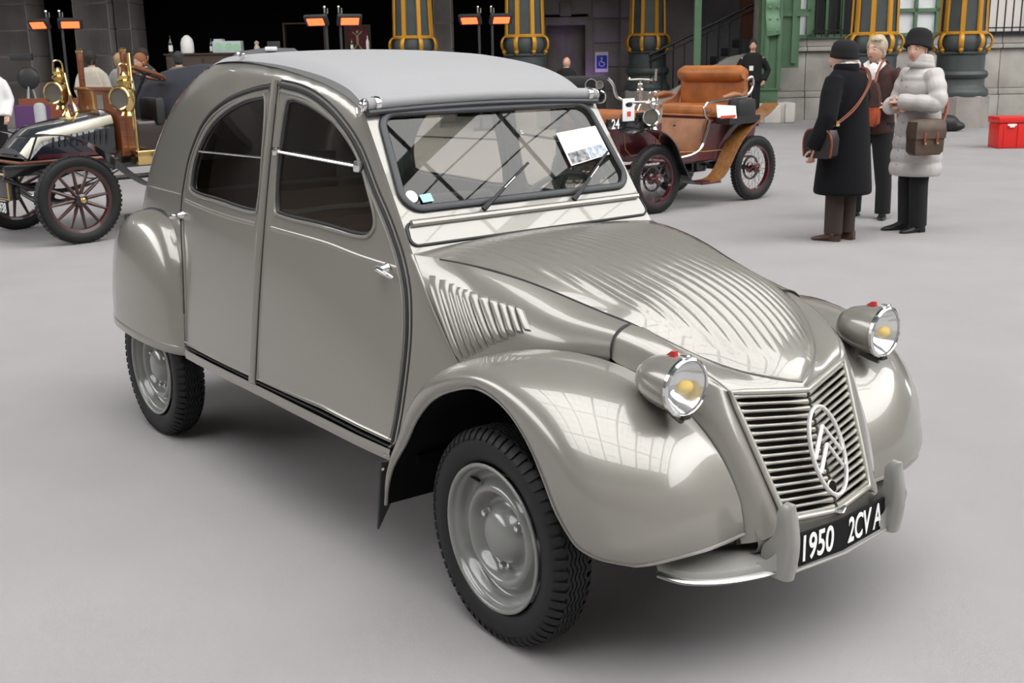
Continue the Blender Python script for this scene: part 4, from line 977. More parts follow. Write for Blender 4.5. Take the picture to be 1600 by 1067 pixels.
tl = MB().tube([(.41, 0, .50), (.41, 0, 1.22)], .03, 12).tube([(.44, .03, .9), (.44, .03, 1.30)], .012, 8).ball((.41, 0, 1.20), .04, 10).ball((.43, .02, 1.26), .03, 10).tube([(.41, -.16, 1.31), (.41, 0, 1.315), (.41, .16, 1.31)], .010, 8).ball((.41, -.16, 1.32), .018, 8).ball((.41, .16, 1.31), .018, 8).tube([(.41, .22, 1.30), (.41, .22, 1.42)], .014, 8).tube(cr([(.42, .02, 1.08), (.50, .10, 1.08), (.58, .12, .98), (.56, .12, .90)], 4), .012, 8)
tl.obj('steering_tiller', 'silver', VR)
for y in (.50, -.70):
    strip([(1.22, .83), (1.02, .86), (.80, .82), (.62, .70), (.47, .46), (.36, .31), (.22, .27)], y, y+.20, .012).obj('front_mudguard', 'black_gloss', VR, 50)
    strip([(-1.02, 1.02), (-.88, .93), (-.70, .85), (-.52, .74), (-.36, .58), (-.22, .38), (-.10, .285), (.08, .26)], y, y+.20, .014).obj('wooden_mudguard', 'oak', VR, 50)
    MB().box((.05, y+.1, .262), (.30, .20, .03), bev=.008).obj('step', 'maroon', VR)
# ---------------------------------------------------------------- dark car dashboard seen between roof and voiturette
q = thing('scuttle_panel', 'black dashboard panel with round dials beyond the canvas roof corner', 'dashboard', H(.90, 14.3), HYAW+PI)
MB().box((0, 0, 1.20), (.62, .12, .24), bev=.06).box((0, -.05, .6), (.62, .06, 1.1)).obj('panel', 'black_leather', q)
for x, r, m in ((-.22, .045, 'glass_white'), (-.12, .07, 'iron_black'), (.18, .052, 'amber'), (.26, .04, 'silver')):
    d = MB().lathe([(r, 0), (r*1.15, .01), (r*1.1, .02), (r*.95, .02)], T(x, .06, 1.21) @ RX(-PI/2), 20, caps=(False, False)).obj('dial_rim', 'silver', q)
    MB().lathe([(r, .012), (0, .012)], T(x, .06, 1.21) @ RX(-PI/2), 20, caps=(False, False)).obj('dial_face', m, d)
t = MB().box((0.08, .0, 1.335), (.18, .14, .012), RY(.2), bev=.003).obj('paper_note', 'paper', q)

# ================================================================ dark veteran tourer with brass lamps on the left
TR = thing('veteran_tourer', 'dark veteran tourer with brass lamps, wooden scuttle and spoked wheels', 'car', H(-4.34, 10.67), HYAW+math.radians(-134.6))
for x, y, s in ((0, .69, 1), (0, -.69, -1), (-2.25, .69, 1), (-2.25, -.69, -1)): old_wheel(TR, x, y, .392, s, False)
for y in (-.36, .36): MB().box((-.95, y, .66), (2.9, .06, .10), bev=.01).obj('chassis_rail', 'black_gloss', TR)
MB().tube([(0, -.66, .40), (0, -.3, .34), (0, .3, .34), (0, .66, .40)], .028, 8).obj('axle', 'black_gloss', TR)
MB().tube([(-2.25, -.66, .39), (-2.25, .66, .39)], .035, 8).obj('axle', 'black_gloss', TR)
for y in (-.36, .36): MB().tube(cr([(.52, y, .60), (.25, y, .49), (0, y, .45), (-.25, y, .49), (-.55, y, .60)], 4), [(.03, .022)]*17, 8).obj('leaf_spring', 'black_gloss', TR)
# coffin bonnet
def bonnet_sec(x):
    zt = np.interp(x, [-.56, .10, .31], [1.125, 1.0, .80]); w = np.interp(x, [-.56, .10, .31], [.36, .31, .30]); zb = .755
    return [(x, -w, zb), (x, -w*1.02, zt-.13), (x, -w*.82, zt-.015), (x, -w*.5, zt+.012), (x, 0, zt+.02), (x, w*.5, zt+.012), (x, w*.82, zt-.015), (x, w*1.02, zt-.13), (x, w, zb)]
bs_ = [bonnet_sec(x) for x in (-.56, -.4, -.2, 0, .10)]+[[(x if z < .76 else x, y, min(z, .80 if 0 else z)) for x, y, z in bonnet_sec(.20)]]
hd = MB().loft([bonnet_sec(x) for x in (-.56, -.35, -.1, .06, .12, .20, .29)], True).obj('bonnet', 'navy_gloss', TR, 30)
for s in (-1, 1):
    ed = [(x, s*(np.interp(x, [-.56, .10, .31], [.36, .31, .30])*.94), np.interp(x, [-.56, .10, .31], [1.125, 1.0, .80])-.065) for x in (-.56, -.35, -.1, .06)]+[(.13, s*.292, .93), (.20, s*.287, .86), (.28, s*.285, .775)]
    if s < 0: ed = ed[:4]
    MB().tube(cr(ed, 4), [(.020, .045)]*25, 8).obj('bonnet_band', 'cream_band', hd)
    for k in range(10):
        x = .02-.055*k; y = s*(np.interp(x, [-.56, .10], [.365, .315])); h = .09+.006*k
        MB().tube([(x, y, .84), (x-.008, y+s*.008, .84+h*.5), (x-.012, y, .84+h)], [.006, .012, .006], 6).obj('louvre', 'navy_gloss', hd)
    MB().box((-.2, s*.335, .762), (.75, .03, .03)).obj('bonnet_rail', 'maroon', hd)
for k in range(5):
    z = .985-.045*k; x = .135+.038*k
    MB().box((x, 0, z-.03), (.02, .30, .018), T(.012, 0, 0), bev=.005).obj('front_louvre', 'black_gloss', hd)
MB().tube([(.36, -.40, .725), (.36, .40, .725), (-.5, .42, .725)], .016, 6).obj('frame_line', 'mahogany', TR)
MB().box((.42, 0, .52), (.10, .70, .24), bev=.02).obj('radiator', 'black_gloss', TR)
MB().tube([(.475, y, z) for y, z in ((-.35, .41), (.35, .41), (.35, .63), (-.35, .63), (-.35, .41))], .012, 6).obj('radiator_frame', 'brass', TR)
MB().box((.50, .14, .335), (.012, .44, .12), bev=.003).obj('number_plate', 'plate_black', TR)
text_mesh('plate_number', '938', .125, 'white_ink', TR, T(.5075, .255, .335) @ RZ(PI/2) @ RX(PI/2), .0008, .8, .002)
# scuttle, windscreen, body
sc = MB().box((-.67, 0, 1.03), (.14, .82, .62), bev=.015).box((-.67, 0, 1.335), (.18, .86, .03), bev=.008).obj('scuttle', 'mahogany', TR)
MB().box((-.595, .08, 1.17), (.012, .12, .22)).obj('scuttle_plate', 'silver', sc)
for y in (-.44, .44):
    MB().box((-.68, y, 1.50), (.045, .05, .34), bev=.006).obj('screen_post', 'mahogany', TR); MB().ball((-.68, y, 1.685), (.04, .035, .025), 10).obj('post_cap', 'brass', TR)
glass('tourer_glass', (.95, .95, .95), .35); MB().box((-.68, 0, 1.51), (.006, .82, .30)).obj('screen_pane', 'tourer_glass', TR)
MB().tube([(-.70, .50, .74), (-.70, .50, 1.15), (-.70, .50, 1.66)], .016, 8).tube([(-.72, .46, 1.2), (-.72, .46, 1.66)], .010, 6).obj('brass_pipe', 'brass', TR)
lamp(TR, (-.60, .58, 1.26), 1.05, 'brass', face=(.85, .5, 0)); lamp(TR, (-.50, -.55, 1.30), 1.05, 'brass', face=(.85, .5, 0))
MB().tube(cr([(-.52, -.45, 1.48), (-.50, -.35, 1.30), (-.52, -.28, 1.12)], 5), [.010]*5+[.014]*3+[.02, .028, .034], 8).obj('brass_horn', 'brass', TR)
MB().lathe([(.04, 0), (.06, .02), (.03, .06), (.03, .10)], T(-.35, -.12, 1.07), 14).obj('filler_cap', 'brass', TR)
Ms = T(-1.02, .18, 1.47) @ RY(-.35)
sw = MB().tube([(Ms @ V((.19*math.cos(a), .19*math.sin(a), 0)))[:] for a in np.linspace(0, 2*PI, 28, endpoint=False)], .018, 8, True).obj('steering_wheel', 'mahogany', TR)
MB().tube([(Ms @ V((0, 0, 0)))[:], (-.70, .18, .90)], .022, 8).tube([(Ms @ V((-.18, 0, 0)))[:], (Ms @ V((.18, 0, 0)))[:]], .012, 6).tube([(Ms @ V((0, -.18, 0)))[:], (Ms @ V((0, .18, 0)))[:]], .012, 6).obj('steering_column', 'black_gloss', sw)
MB().box((-1.62, 0, .86), (1.75, .86, .36), bev=.04).obj('body_tub', 'dark_tub', TR)
MB().box((-1.0, .30, 1.12), (.10, .34, .26), bev=.04).obj('seat_back', 'black_leather', TR)
MB().box((-1.0, -.30, 1.12), (.10, .34, .26), bev=.04).obj('seat_back', 'black_leather', TR)
cv = [[(x, y, z) for x, y, z in ((-.98-.1*t, -.46+.92*t, .95), (-1.15, -.44+.88*t, 1.24+.10*math.sin(PI*t)), (-1.45, -.44+.88*t, 1.44+.06*math.sin(PI*t)), (-1.8, -.44+.88*t, 1.50+.05*math.sin(PI*t)), (-2.3, -.44+.88*t, 1.36+.08*math.sin(PI*t)), (-2.65, -.42+.84*t, .92))] for t in np.linspace(0, 1, 9)]
rows = [[(p[0], -.50, .84) for p in cv[0]]]+cv+[[(p[0], .50, .84) for p in cv[-1]]]
MB().grid(rows).obj('tonneau_cover', 'navy_cloth', TR, 70)
for y in (.60, -.80):
    strip([(.46, .975), (.25, .985), (.05, .96), (-.14, .885), (-.32, .745), (-.52, .57), (-.72, .45), (-.95, .42)], y, y+.20, .012).obj('mudguard', 'black_gloss', TR, 50)
    MB().box((-1.5, y+.1, .41), (1.2, .24, .03), bev=.008).obj('running_board', 'black_gloss', TR)
MB().tube([(.28, .60, .96), (.28, .36, .72)], .010, 6).obj('mudguard_stay', 'black_gloss', TR)
MB().tube([(.28, -.60, .96), (.28, -.36, .72)], .010, 6).obj('mudguard_stay', 'black_gloss', TR)
MB().box((-.74, .56, .71), (.22, .16, .13), bev=.01).obj('step_box', 'brass', TR)
# ================================================================ people
mat('skin_tone', (.62, .36, .26), .55, var=.06, vscale=20); mat('lip', (.42, .13, .11), .5); mat('eye_white', (.75, .72, .70), .3); mat('eye_dark', (.03, .02, .018), .3); mat('brow', (.16, .10, .06), .8)
mat('black_wool', (.006, .006, .0075), .95, bump=.2, bscale=150, spec=.15, sheen=.03); mat('brown_trouser', (.035, .022, .018), .9); mat('brown_shoe', (.07, .028, .015), .35, coat=.4); mat('black_trouser', (.007, .007, .008), .9)
mat('black_shoe', (.008, .008, .009), .45); mat('puffer', (.47, .44, .425), .5, var=.05, vscale=6, bump=.1, bscale=30); mat('hat_black', (.006, .006, .007), .95, bump=.3, bscale=120); mat('grey_hair', (.40, .33, .24), .7, var=.3, vscale=40)
mat('scarf', (.45, .42, .42), .8, var=.6, vscale=30); mat('cardigan', (.045, .018, .015), .9, var=.2, vscale=20); mat('shirt_white', (.80, .79, .78), .7); mat('bag_brown', (.075, .048, .030), .6, var=.25, vscale=12)
mat('strap_tan', (.20, .045, .020), .5); mat('bag_orange', (.40, .07, .02), .6, var=.5, vscale=14); mat('bag_black', (.012, .008, .008), .4); mat('badge', (.8, .8, .8), .5); mat('cream_coat', (.55, .50, .42), .85); mat('grey_coat', (.38, .37, .36), .85)
mat('dark_hair', (.02, .013, .010), .7); mat('blond_hair', (.42, .28, .15), .7, var=.2, vscale=30); mat('khaki_coat', (.17, .15, .11), .85); mat('charcoal_coat', (.035, .035, .037), .9); mat('ginger_hair', (.25, .09, .03), .7)
def fuse(mb, vox=.014, it=5):
    """weld overlapping closed shapes into one continuous surface"""
    me = bpy.data.meshes.new('tmp'); me.from_pydata(mb.v, [], mb.f); o = bpy.data.objects.new('tmp_fuse', me); COL.objects.link(o)
    b = bmesh.new(); b.from_mesh(me); bmesh.ops.recalc_face_normals(b, faces=b.faces[:]); b.to_mesh(me); b.free()
    r = o.modifiers.new('r', 'REMESH'); r.mode = 'VOXEL'; r.voxel_size = vox
    if it: s = o.modifiers.new('s', 'SMOOTH'); s.factor = .5; s.iterations = it
    dg = bpy.context.evaluated_depsgraph_get(); m2 = o.evaluated_get(dg).to_mesh()
    out = MB(); out.v = [tuple(v.co) for v in m2.vertices]; out.f = [tuple(p.vertices) for p in m2.polygons]
    bpy.data.objects.remove(o); bpy.data.meshes.remove(me)
    return out
def ering(z, cx, cy, rx, ry, n=24, tw=0.): return [(cx+rx*math.cos(2*PI*k/n)*(1), cy+ry*math.sin(2*PI*k/n), z) for k in range(n)]
def head_mesh(mb, M, sc=1.):
    """face towards local +x, chin to crown about 0.22"""
    nu, nv = 32, 26; rings = []
    for j in range(1, nv):
        ph = PI*j/nv; zc = -math.cos(ph); ring = []
        for i in range(nu):
            th = 2*PI*i/nu; ct, s_ = math.cos(th), math.sin(th)
            x = .098*math.sin(ph)*ct; y = .076*math.sin(ph)*s_; z = .118*zc
            if z < 0: k = min(-z/.118, 1); x += .012*k*(ct > 0)*ct; y *= 1-.24*k*k; x *= 1-.10*k if ct < 0 else 1
            fr = max(ct, 0)**3
            if fr > 0:
                g = lambda y0, z0, sy, sz: math.exp(-((y-y0)/sy)**2-((z-z0)/sz)**2)
                x += fr*(.020*g(0, -.028, .014, .020)+.010*g(0, -.005, .010, .03)-.010*(g(.032, .005, .017, .014)+g(-.032, .005, .017, .014))+.005*g(0, .028, .05, .012)+.007*g(0, -.062, .022, .010)+.009*g(0, -.100, .022, .016)+.004*(g(.045, -.025, .02, .02)+g(-.045, -.025, .02, .02)))
            ring.append((x*sc, y*sc, z*sc))
        rings.append(ring)
    mb.loft(rings, True, (True, True), M)
    for s in (-1, 1): mb.ball((-.005*sc, s*.078*sc, -.005*sc), (.018*sc, .008*sc, .030*sc), 10, M)
def face(parent, M, sc=1.):
    for s in (-1, 1):
        MB().ball((.086*sc, s*.032*sc, .006*sc), (.008*sc, .014*sc, .007*sc), 10, M).obj('eye', 'eye_white', parent); MB().ball((.0925*sc, s*.031*sc, .006*sc), (.004*sc, .006*sc, .006*sc), 8, M).obj('iris', 'eye_dark', parent)
        MB().tube([(.088*sc, s*.016*sc, .024*sc), (.090*sc, s*.032*sc, .029*sc), (.078*sc, s*.050*sc, .023*sc)], [.003*sc, .004*sc, .002*sc], 6, M=M).obj('eyebrow', 'brow', parent)
    MB().ball((.098*sc, 0, -.061*sc), (.008*sc, .021*sc, .0055*sc), 10, M).ball((.097*sc, 0, -.069*sc), (.008*sc, .018*sc, .006*sc), 10, M).obj('mouth', 'lip', parent)
def hand(mb, w, d, pn, sc=1., curl=.5):
    """palm at wrist w, along direction d, palm normal pn, five curled fingers"""
    w = V(w); d = V(d).normalized(); n = V(pn); n = (n-d*n.dot(d)).normalized(); sd = d.cross(n)
    P = lambda a, b, c: (w+d*a*sc+sd*b*sc+n*c*sc)[:]
    mb.tube([P(-.02, 0, 0), P(.03, 0, 0), P(.075, 0, 0), P(.088, 0, 0)], [(.024*sc, .018*sc), (.036*sc, .014*sc), (.040*sc, .013*sc), (.034*sc, .010*sc)], 10)
    for k, (b, L) in enumerate(((-.030, .055), (-.011, .070), (.010, .066), (.029, .050))):
        mb.tube([P(.075, b, 0), P(.082+L*.45, b*1.05, -.004), P(.082+L*(.45+.4*(1-curl)), b*1.05, -.004+L*.45*curl+.006), P(.082+L*(.5+.4*(1-curl)*1.4-.2*curl), b*1.05, L*.85*curl)], [.009*sc, .0085*sc, .008*sc, .006*sc], 8)
    mb.tube([P(.02, -.03, 0), P(.045, -.052, .010), P(.072, -.058, .018)], [.011*sc, .010*sc, .007*sc], 8)
def shoe(o, x, y, ang, L, name, m, h=.09, heel=.02):
    M = T(x, y, 0) @ RZ(ang)
    prof = [(-.10, .055), (-.09, .075), (0, .07), (.10, .052), (.15, .04), (.185, .025)]
    rings = []
    for t in np.linspace(0, 1, 10):
        xx = -.085+L*t; w = np.interp(t, [0, .1, .4, .7, .92, 1], [.022, .034, .034, .044, .034, .012]); hh = np.interp(t, [0, .1, .35, .6, .85, 1], [h, h*1.1, h, h*.62, h*.45, h*.25])
        rings.append([(xx, w*math.cos(a), max(0.004, hh*.5+hh*.5*math.sin(a)) if math.sin(a) > -.5 else .004) for a in np.linspace(0, 2*PI, 14, endpoint=False)])
    MB().loft(rings, M=M).box((-.05, 0, heel/2), (.06, .06, heel), M).obj(name, m, o, 60)
def body(o, Hh, joints, vox=.018, hsc=1., hyaw=0., hpos=None, tilt=0.):
    """one continuous figure: trunk, legs, arms, neck welded; head modelled on top"""
    mb = MB(); s = Hh/1.68
    mb.loft([ering(z*s, 0, 0, rx, ry, 16) for z, rx, ry in ((.80, .09, .12), (.88, .115, .16), (.98, .11, .155), (1.10, .095, .13), (1.25, .11, .16), (1.36, .09, .155), (1.42, .055, .09))])
    hp = hpos or (.025, 0, Hh-.125)
    mb.tube([(0, 0, 1.36*s), (hp[0]*.6, hp[1]*.6, 1.46*s), (hp[0]-.015, hp[1], hp[2]-.06)], [.062, .054, .054], 12)
    for k, J in joints.items():
        rad = {'leg': [.085, .055, .042, .035], 'arm': [.055, .042, .034, .026]}[k[:3]]
        mb.tube(J, rad[:len(J)], 10)
    f = fuse(mb, vox, 3)
    Mh = T(*hp) @ RZ(hyaw) @ RY(tilt)
    head_mesh(f, Mh, hsc)
    return f, Mh
def person(label, lat, dep, ang, **kw): return thing('person', label, 'person', H(lat, dep), HYAW+math.radians(ang))
# ---- woman in the long black coat
P = person('woman in long black coat and black hat with shoulder bag, seen from behind', 2.80, 9.66, 128)
legs = {'legl': [(0, .08, .85), (.01, .09, .46), (-.02, .09, .10), (-.02, .09, .05)], 'legr': [(0, -.08, .85), (.02, -.09, .46), (.0, -.09, .10), (.0, -.09, .05)],
        'arml': [(0, .17, 1.32), (-.07, .31, 1.06), (.0, .36, .80)], 'armr': [(0, -.17, 1.32), (.06, -.26, 1.06), (.24, -.20, 1.02)]}
b, Mh = body(P, 1.62, legs, hyaw=.35, hpos=(.03, .0, 1.515))
hand(b, (.0, .365, .79), (.25, .15, -1), (1, -.3, 0), .95, .6); hand(b, (.25, -.2, 1.02), (1, .2, .1), (0, 1, 0), .9, .5)
o = b.obj('body', 'skin_tone', P, 60); face(o, Mh)
ct = MB().loft([ering(z, cx, 0, rx, ry, 28) for z, cx, rx, ry in ((.40, -.03, .225, .245), (.42, -.03, .235, .255), (.70, -.03, .205, .24), (.95, -.025, .180, .230), (1.15, -.02, .160, .215), (1.30, -.015, .140, .210), (1.38, -.01, .115, .175), (1.43, .0, .085, .105))])
ct.tube([(-.01, .15, 1.34), (-.04, .24, 1.22), (-.09, .335, 1.04), (-.05, .375, .90), (.0, .385, .80)], [.085, .085, .080, .072, .068], 14).tube([(-.01, -.15, 1.34), (.0, -.24, 1.20), (.05, -.29, 1.05), (.22, -.22, 1.02)], [.085, .085, .078, .066], 14)
fuse(ct, .013, 6).obj('coat', 'black_wool', P, 80)
MB().tube(cr([(.09*math.cos(a)-.005, .10*math.sin(a), 1.43) for a in np.linspace(.6, 5.7, 9)], 3), [(.012, .04)]*25, 8).obj('collar', 'black_wool', P)
MB().tube(cr([(.07*math.cos(a), .075*math.sin(a), 1.455+.008*math.sin(3*a)) for a in np.linspace(0, 2*PI, 10, endpoint=False)], 3, True), .028, 8, True).ball((-.03, -.085, 1.455), (.05, .035, .05), 10).obj('scarf', 'scarf', P)
MB().lathe([(.088, -.045), (.112, -.038), (.116, -.02), (.112, .0), (.113, .035), (.100, .078), (.065, .105), (.02, .114), (.001, .115)], Mh @ T(-.008, 0, .035) @ RY(-.12), 28).obj('hat', 'hat_black', P, 70)
MB().ball((-.03, 0, -.02), (.085, .083, .085), 14, Mh).obj('hair', 'grey_hair', P)
for y in (.085, -.085): MB().tube([(-.02, y, .62), (-.02, y, .40), (-.02, y, .07)], [.082, .078, .076], 14).obj('trouser_leg', 'brown_trouser', P)
shoe(P, .0, .09, .35, .25, 'shoe', 'brown_shoe', .085); shoe(P, -.02, -.09, .1, .25, 'shoe', 'brown_shoe', .085)
bg = thing('shoulder_bag', 'small dark shoulder bag with tan piping at the hip of the black coat', 'bag', H(2.80, 9.66), HYAW+math.radians(128))
MB().loft([[(x*k-.04, y*1+.335, z) for x, y in ((-.14, -.05), (.14, -.05), (.15, 0), (.14, .05), (-.14, .05), (-.15, 0))] for z, k in ((.72, .75), (.75, .95), (.88, 1.), (.95, .8))]).obj('bag_body', 'bag_black', bg, 50)
MB().tube(cr([(-.17, .385, .73), (-.18, .385, .86), (-.12, .385, .95), (.05, .385, .95), (.10, .385, .86), (.09, .385, .73)], 4), .008, 6).obj('piping', 'strap_tan', bg)
for d in (-.012, .012):
    MB().tube(cr([(-.07+d, .375, .94), (-.15+d, .29, 1.0), (-.195+d, .15, 1.10), (-.19+d*.5, 0, 1.22), (-.17, -.10+d, 1.34), (-.08, -.155+d, 1.425), (.03, -.15+d, 1.40), (.14, -.10+d, 1.25)], 5), [(.010, .006)]*36, 6).obj('strap', 'strap_tan', bg)
MB().box((-.16, .295, 1.0), (.02, .045, .045), bev=.006).box((-.11, .36, .93), (.02, .03, .03), bev=.006).obj('buckle', 'brass', bg)

# ---- woman with short hair in a brown cardigan
P = person('short-haired woman in brown cardigan and white collar between the two hatted women', 3.47, 10.98, 236)
legs = {'legl': [(0, .08, .86), (.03, .12, .46), (.02, .15, .10), (.02, .15, .05)], 'legr': [(0, -.08, .86), (.02, -.12, .46), (-.02, -.14, .10), (-.02, -.14, .05)],
        'arml': [(0, .17, 1.36), (-.02, .27, 1.10), (.20, .16, 1.06)], 'armr': [(0, -.17, 1.36), (-.02, -.26, 1.10), (.20, -.14, 1.02)]}
b, Mh = body(P, 1.70, legs, hyaw=-.25, hpos=(.04, 0, 1.575))
hand(b, (.20, .15, 1.06), (.7, -.7, -.1), (-.5, -.5, 0), .9, .6); hand(b, (.20, -.13, 1.02), (.7, .7, -.1), (-.5, .5, 0), .9, .6)
o = b.obj('body', 'skin_tone', P, 60); face(o, Mh)
ct = MB().loft([ering(z, 0, 0, rx, ry, 26) for z, rx, ry in ((.80, .15, .20), (.83, .155, .205), (1.0, .14, .19), (1.20, .14, .19), (1.36, .125, .19), (1.43, .09, .14), (1.46, .075, .09))])
ct.tube([(0, .15, 1.38), (-.01, .24, 1.24), (-.02, .29, 1.10), (.10, .24, 1.08), (.21, .15, 1.06)], [.075, .072, .066, .058, .052], 12).tube([(0, -.15, 1.38), (-.01, -.24, 1.24), (-.02, -.28, 1.10), (.10, -.22, 1.06), (.21, -.13, 1.02)], [.075, .072, .066, .058, .052], 12)
fuse(ct, .013, 5).obj('cardigan', 'cardigan', P, 80)
for s in (-1, 1):
    MB().add([(.0, s*.072, 1.485), (.075, s*.045, 1.465), (.135, s*.012, 1.36), (.142, s*.06, 1.385), (.07, s*.105, 1.45), (.0, s*.078, 1.475), (.08, s*.05, 1.453), (.128, s*.015, 1.35), (.132, s*.06, 1.375), (.06, s*.105, 1.44)], [(0, 1, 2, 3, 4), (9, 8, 7, 6, 5), (0, 5, 6, 1), (1, 6, 7, 2), (2, 7, 8, 3), (3, 8, 9, 4), (4, 9, 5, 0)]).obj('collar', 'shirt_white', P, 30)
MB().ball((.105, 0, 1.36), (.035, .06, .10), 12).obj('shirt', 'shirt_white', P)
hm = MB().ball((-.015, 0, .032), (.108, .094, .104), 18, Mh).ball((.045, .02, .088), (.05, .06, .03), 12, Mh).ball((-.03, 0, -.03), (.078, .08, .07), 14, Mh).ball((-.02, .01, .11), (.07, .05, .03), 12, Mh)
fuse(hm, .008, 4).obj('hair', 'grey_hair', P, 80)
for y in (.11, -.11): MB().tube([(0, y*.8, .90), (.02, y, .60), (.0 if y < 0 else .02, y*1.28, .30), (.0 if y < 0 else .02, y*1.32, .05)], [.115, .088, .074, .074], 14).obj('trouser_leg', 'black_trouser', P)
shoe(P, .04, .15, .25, .25, 'shoe', 'black_shoe', .08); shoe(P, .0, -.145, -.25, .25, 'shoe', 'black_shoe', .08)
bg = thing('patterned_bag', 'brown and orange patterned bag held by the short-haired woman', 'bag', H(3.47, 10.98), HYAW+math.radians(236))
MB().loft([[(.24+x*.75*k, -.03+y*k, z) for x, y in ((-.06, -.15), (.06, -.15), (.08, 0), (.06, .15), (-.06, .15))] for z, k in ((.88, .75), (.91, .98), (1.02, 1.05), (1.10, 1.))]).obj('bag_body', 'bag_orange', bg, 50)
MB().loft([[(.24+x*.78*k, -.03+y*k, z) for x, y in ((-.06, -.15), (.06, -.15), (.08, 0), (.06, .15), (-.06, .15))] for z, k in ((1.06, 1.07), (1.18, .98), (1.27, .8), (1.29, .6))]).obj('bag_flap', 'cardigan', bg, 50)
MB().tube(cr([(.22, .06, 1.27), (.15, .06, 1.38), (.05, .08, 1.48), (-.08, .09, 1.45)], 4), [(.012, .006)]*13, 6).obj('strap', 'strap_tan', bg)

# ---- woman in the pale quilted coat
P = person('woman in pale quilted coat and black ribbed hat with arms folded', 3.58, 10.08, 196)
legs = {'legl': [(0, .07, .86), (.01, .07, .46), (-.02, .08, .10), (-.02, .08, .05)], 'legr': [(0, -.08, .86), (.03, -.08, .46), (.0, -.09, .10), (.0, -.09, .05)],
        'arml': [(0, .17, 1.36), (.03, .25, 1.12), (.24, .06, 1.13)], 'armr': [(0, -.17, 1.36), (.04, -.24, 1.12), (.24, .0, 1.08)]}
b, Mh = body(P, 1.69, legs, hyaw=.55, hpos=(.06, .0, 1.572))
hand(b, (.24, .04, 1.13), (.2, -1, 0), (-1, 0, 0), .9, .6); hand(b, (.24, .02, 1.08), (.2, 1, .1), (-1, 0, 0), .9, .6)
o = b.obj('body', 'skin_tone', P, 60); face(o, Mh)
rings = []
for z in np.linspace(.50, 1.43, 70):
    rx = np.interp(z, [.50, .60, .90, 1.10, 1.30, 1.38, 1.43], [.215, .215, .185, .165, .155, .125, .09]); ry = np.interp(z, [.50, .60, .90, 1.10, 1.30, 1.38, 1.43], [.225, .225, .20, .19, .195, .165, .10])
    q = .018*abs(math.sin(PI*(z-.5)/.115))**.6 if z < 1.36 else 0
    rings.append(ering(z, 0, 0, rx+q-.012, ry+q-.012, 28))
ct = MB().loft(rings)
for s in (-1, 1):
    pth = cr([(0, s*.15, 1.38), (.01, s*.235, 1.26), (.03, s*.275, 1.13), (.13, s*.21, 1.10 if s < 0 else 1.13), (.25, s*.06, 1.09 if s < 0 else 1.14)], 8)
    ct.tube(pth, [(.082-.016*i/len(pth))+.010*abs(math.sin(PI*i/5.3))-.004 for i in range(len(pth))], 14)
fuse(ct, .0085, 2).obj('coat', 'puffer', P, 80)
cl = MB()
for k, z in enumerate((1.44, 1.475, 1.505)): cl.tube([( .015+.088*math.cos(a)*(1-.06*k), .088*math.sin(a)*(1-.06*k), z+.012*math.cos(a)) for a in np.linspace(0, 2*PI, 24, endpoint=False)], .030, 10, True)
fuse(cl, .009, 3).obj('collar', 'puffer', P, 80)
hp = [(.104, -.062), (.122, -.060), (.124, -.048), (.112, -.025), (.114, .0), (.108, .012), (.111, .026), (.104, .040), (.106, .055), (.095, .070), (.088, .085), (.06, .102), (.02, .108), (.001, .109)]
MB().lathe(hp, Mh @ T(-.022, 0, .070) @ RY(-.26), 30).obj('hat', 'hat_black', P, 70)
MB().ball((-.035, 0, -.03), (.075, .08, .075), 14, Mh).obj('hair', 'dark_hair', P); MB().ball((-.005, .082, -.042), .008, 8, Mh).obj('earring', 'silver', P)
for y in (.078, -.085): MB().tube([(0, y, .72), (.01, y, .42), (-.01, y, .06)], [.088, .080, .076], 14).obj('trouser_leg', 'black_trouser', P)
shoe(P, .01, .085, .1, .26, 'shoe', 'black_shoe', .08, .03); shoe(P, .05, -.10, -.1, .26, 'shoe', 'black_shoe', .08, .03)
for j in range(14):
    z = .60+.06*j
    if z < 1.32: MB().ball((.215-.05*min(1, max(0, (z-.6)/.5)), .03, z), .006, 6).obj('coat_stud', 'silver', P)
bg = thing('satchel', 'olive brown canvas satchel with tan strap on the pale quilted coat', 'bag', H(3.58, 10.08), HYAW+math.radians(196))
MB().loft([[(.12+x*k, .285+y*k, z) for x, y in ((-.15, -.06), (.15, -.06), (.16, 0), (.14, .06), (-.14, .06), (-.16, 0))] for z, k in ((.70, .8), (.73, .98), (.85, 1.0), (.97, .92))]).obj('bag_body', 'bag_brown', bg, 50)
MB().loft([[(.12+x*k, .290+y*k, z) for x, y in ((-.15, -.06), (.15, -.06), (.16, 0), (.14, .066), (-.14, .066), (-.16, 0))] for z, k in ((.84, 1.03), (.90, 1.06), (.98, .98), (1.0, .7))]).obj('bag_flap', 'bag_brown', bg, 50)
for x in (.06, .18): MB().box((x, .358, .84), (.022, .012, .10), bev=.003).obj('bag_tab', 'strap_tan', bg); MB().ball((x, .366, .80), .010, 8).obj('bag_stud', 'brass', bg)
MB().tube(cr([(.0, .30, .96), (-.06, .265, 1.0), (-.13, .20, 1.10), (-.175, .10, 1.20), (-.175, -.02, 1.30), (-.12, -.10, 1.39), (.0, -.12, 1.42), (.12, -.10, 1.30)], 5), [(.018, .008)]*36, 6).obj('strap', 'strap_tan', bg)

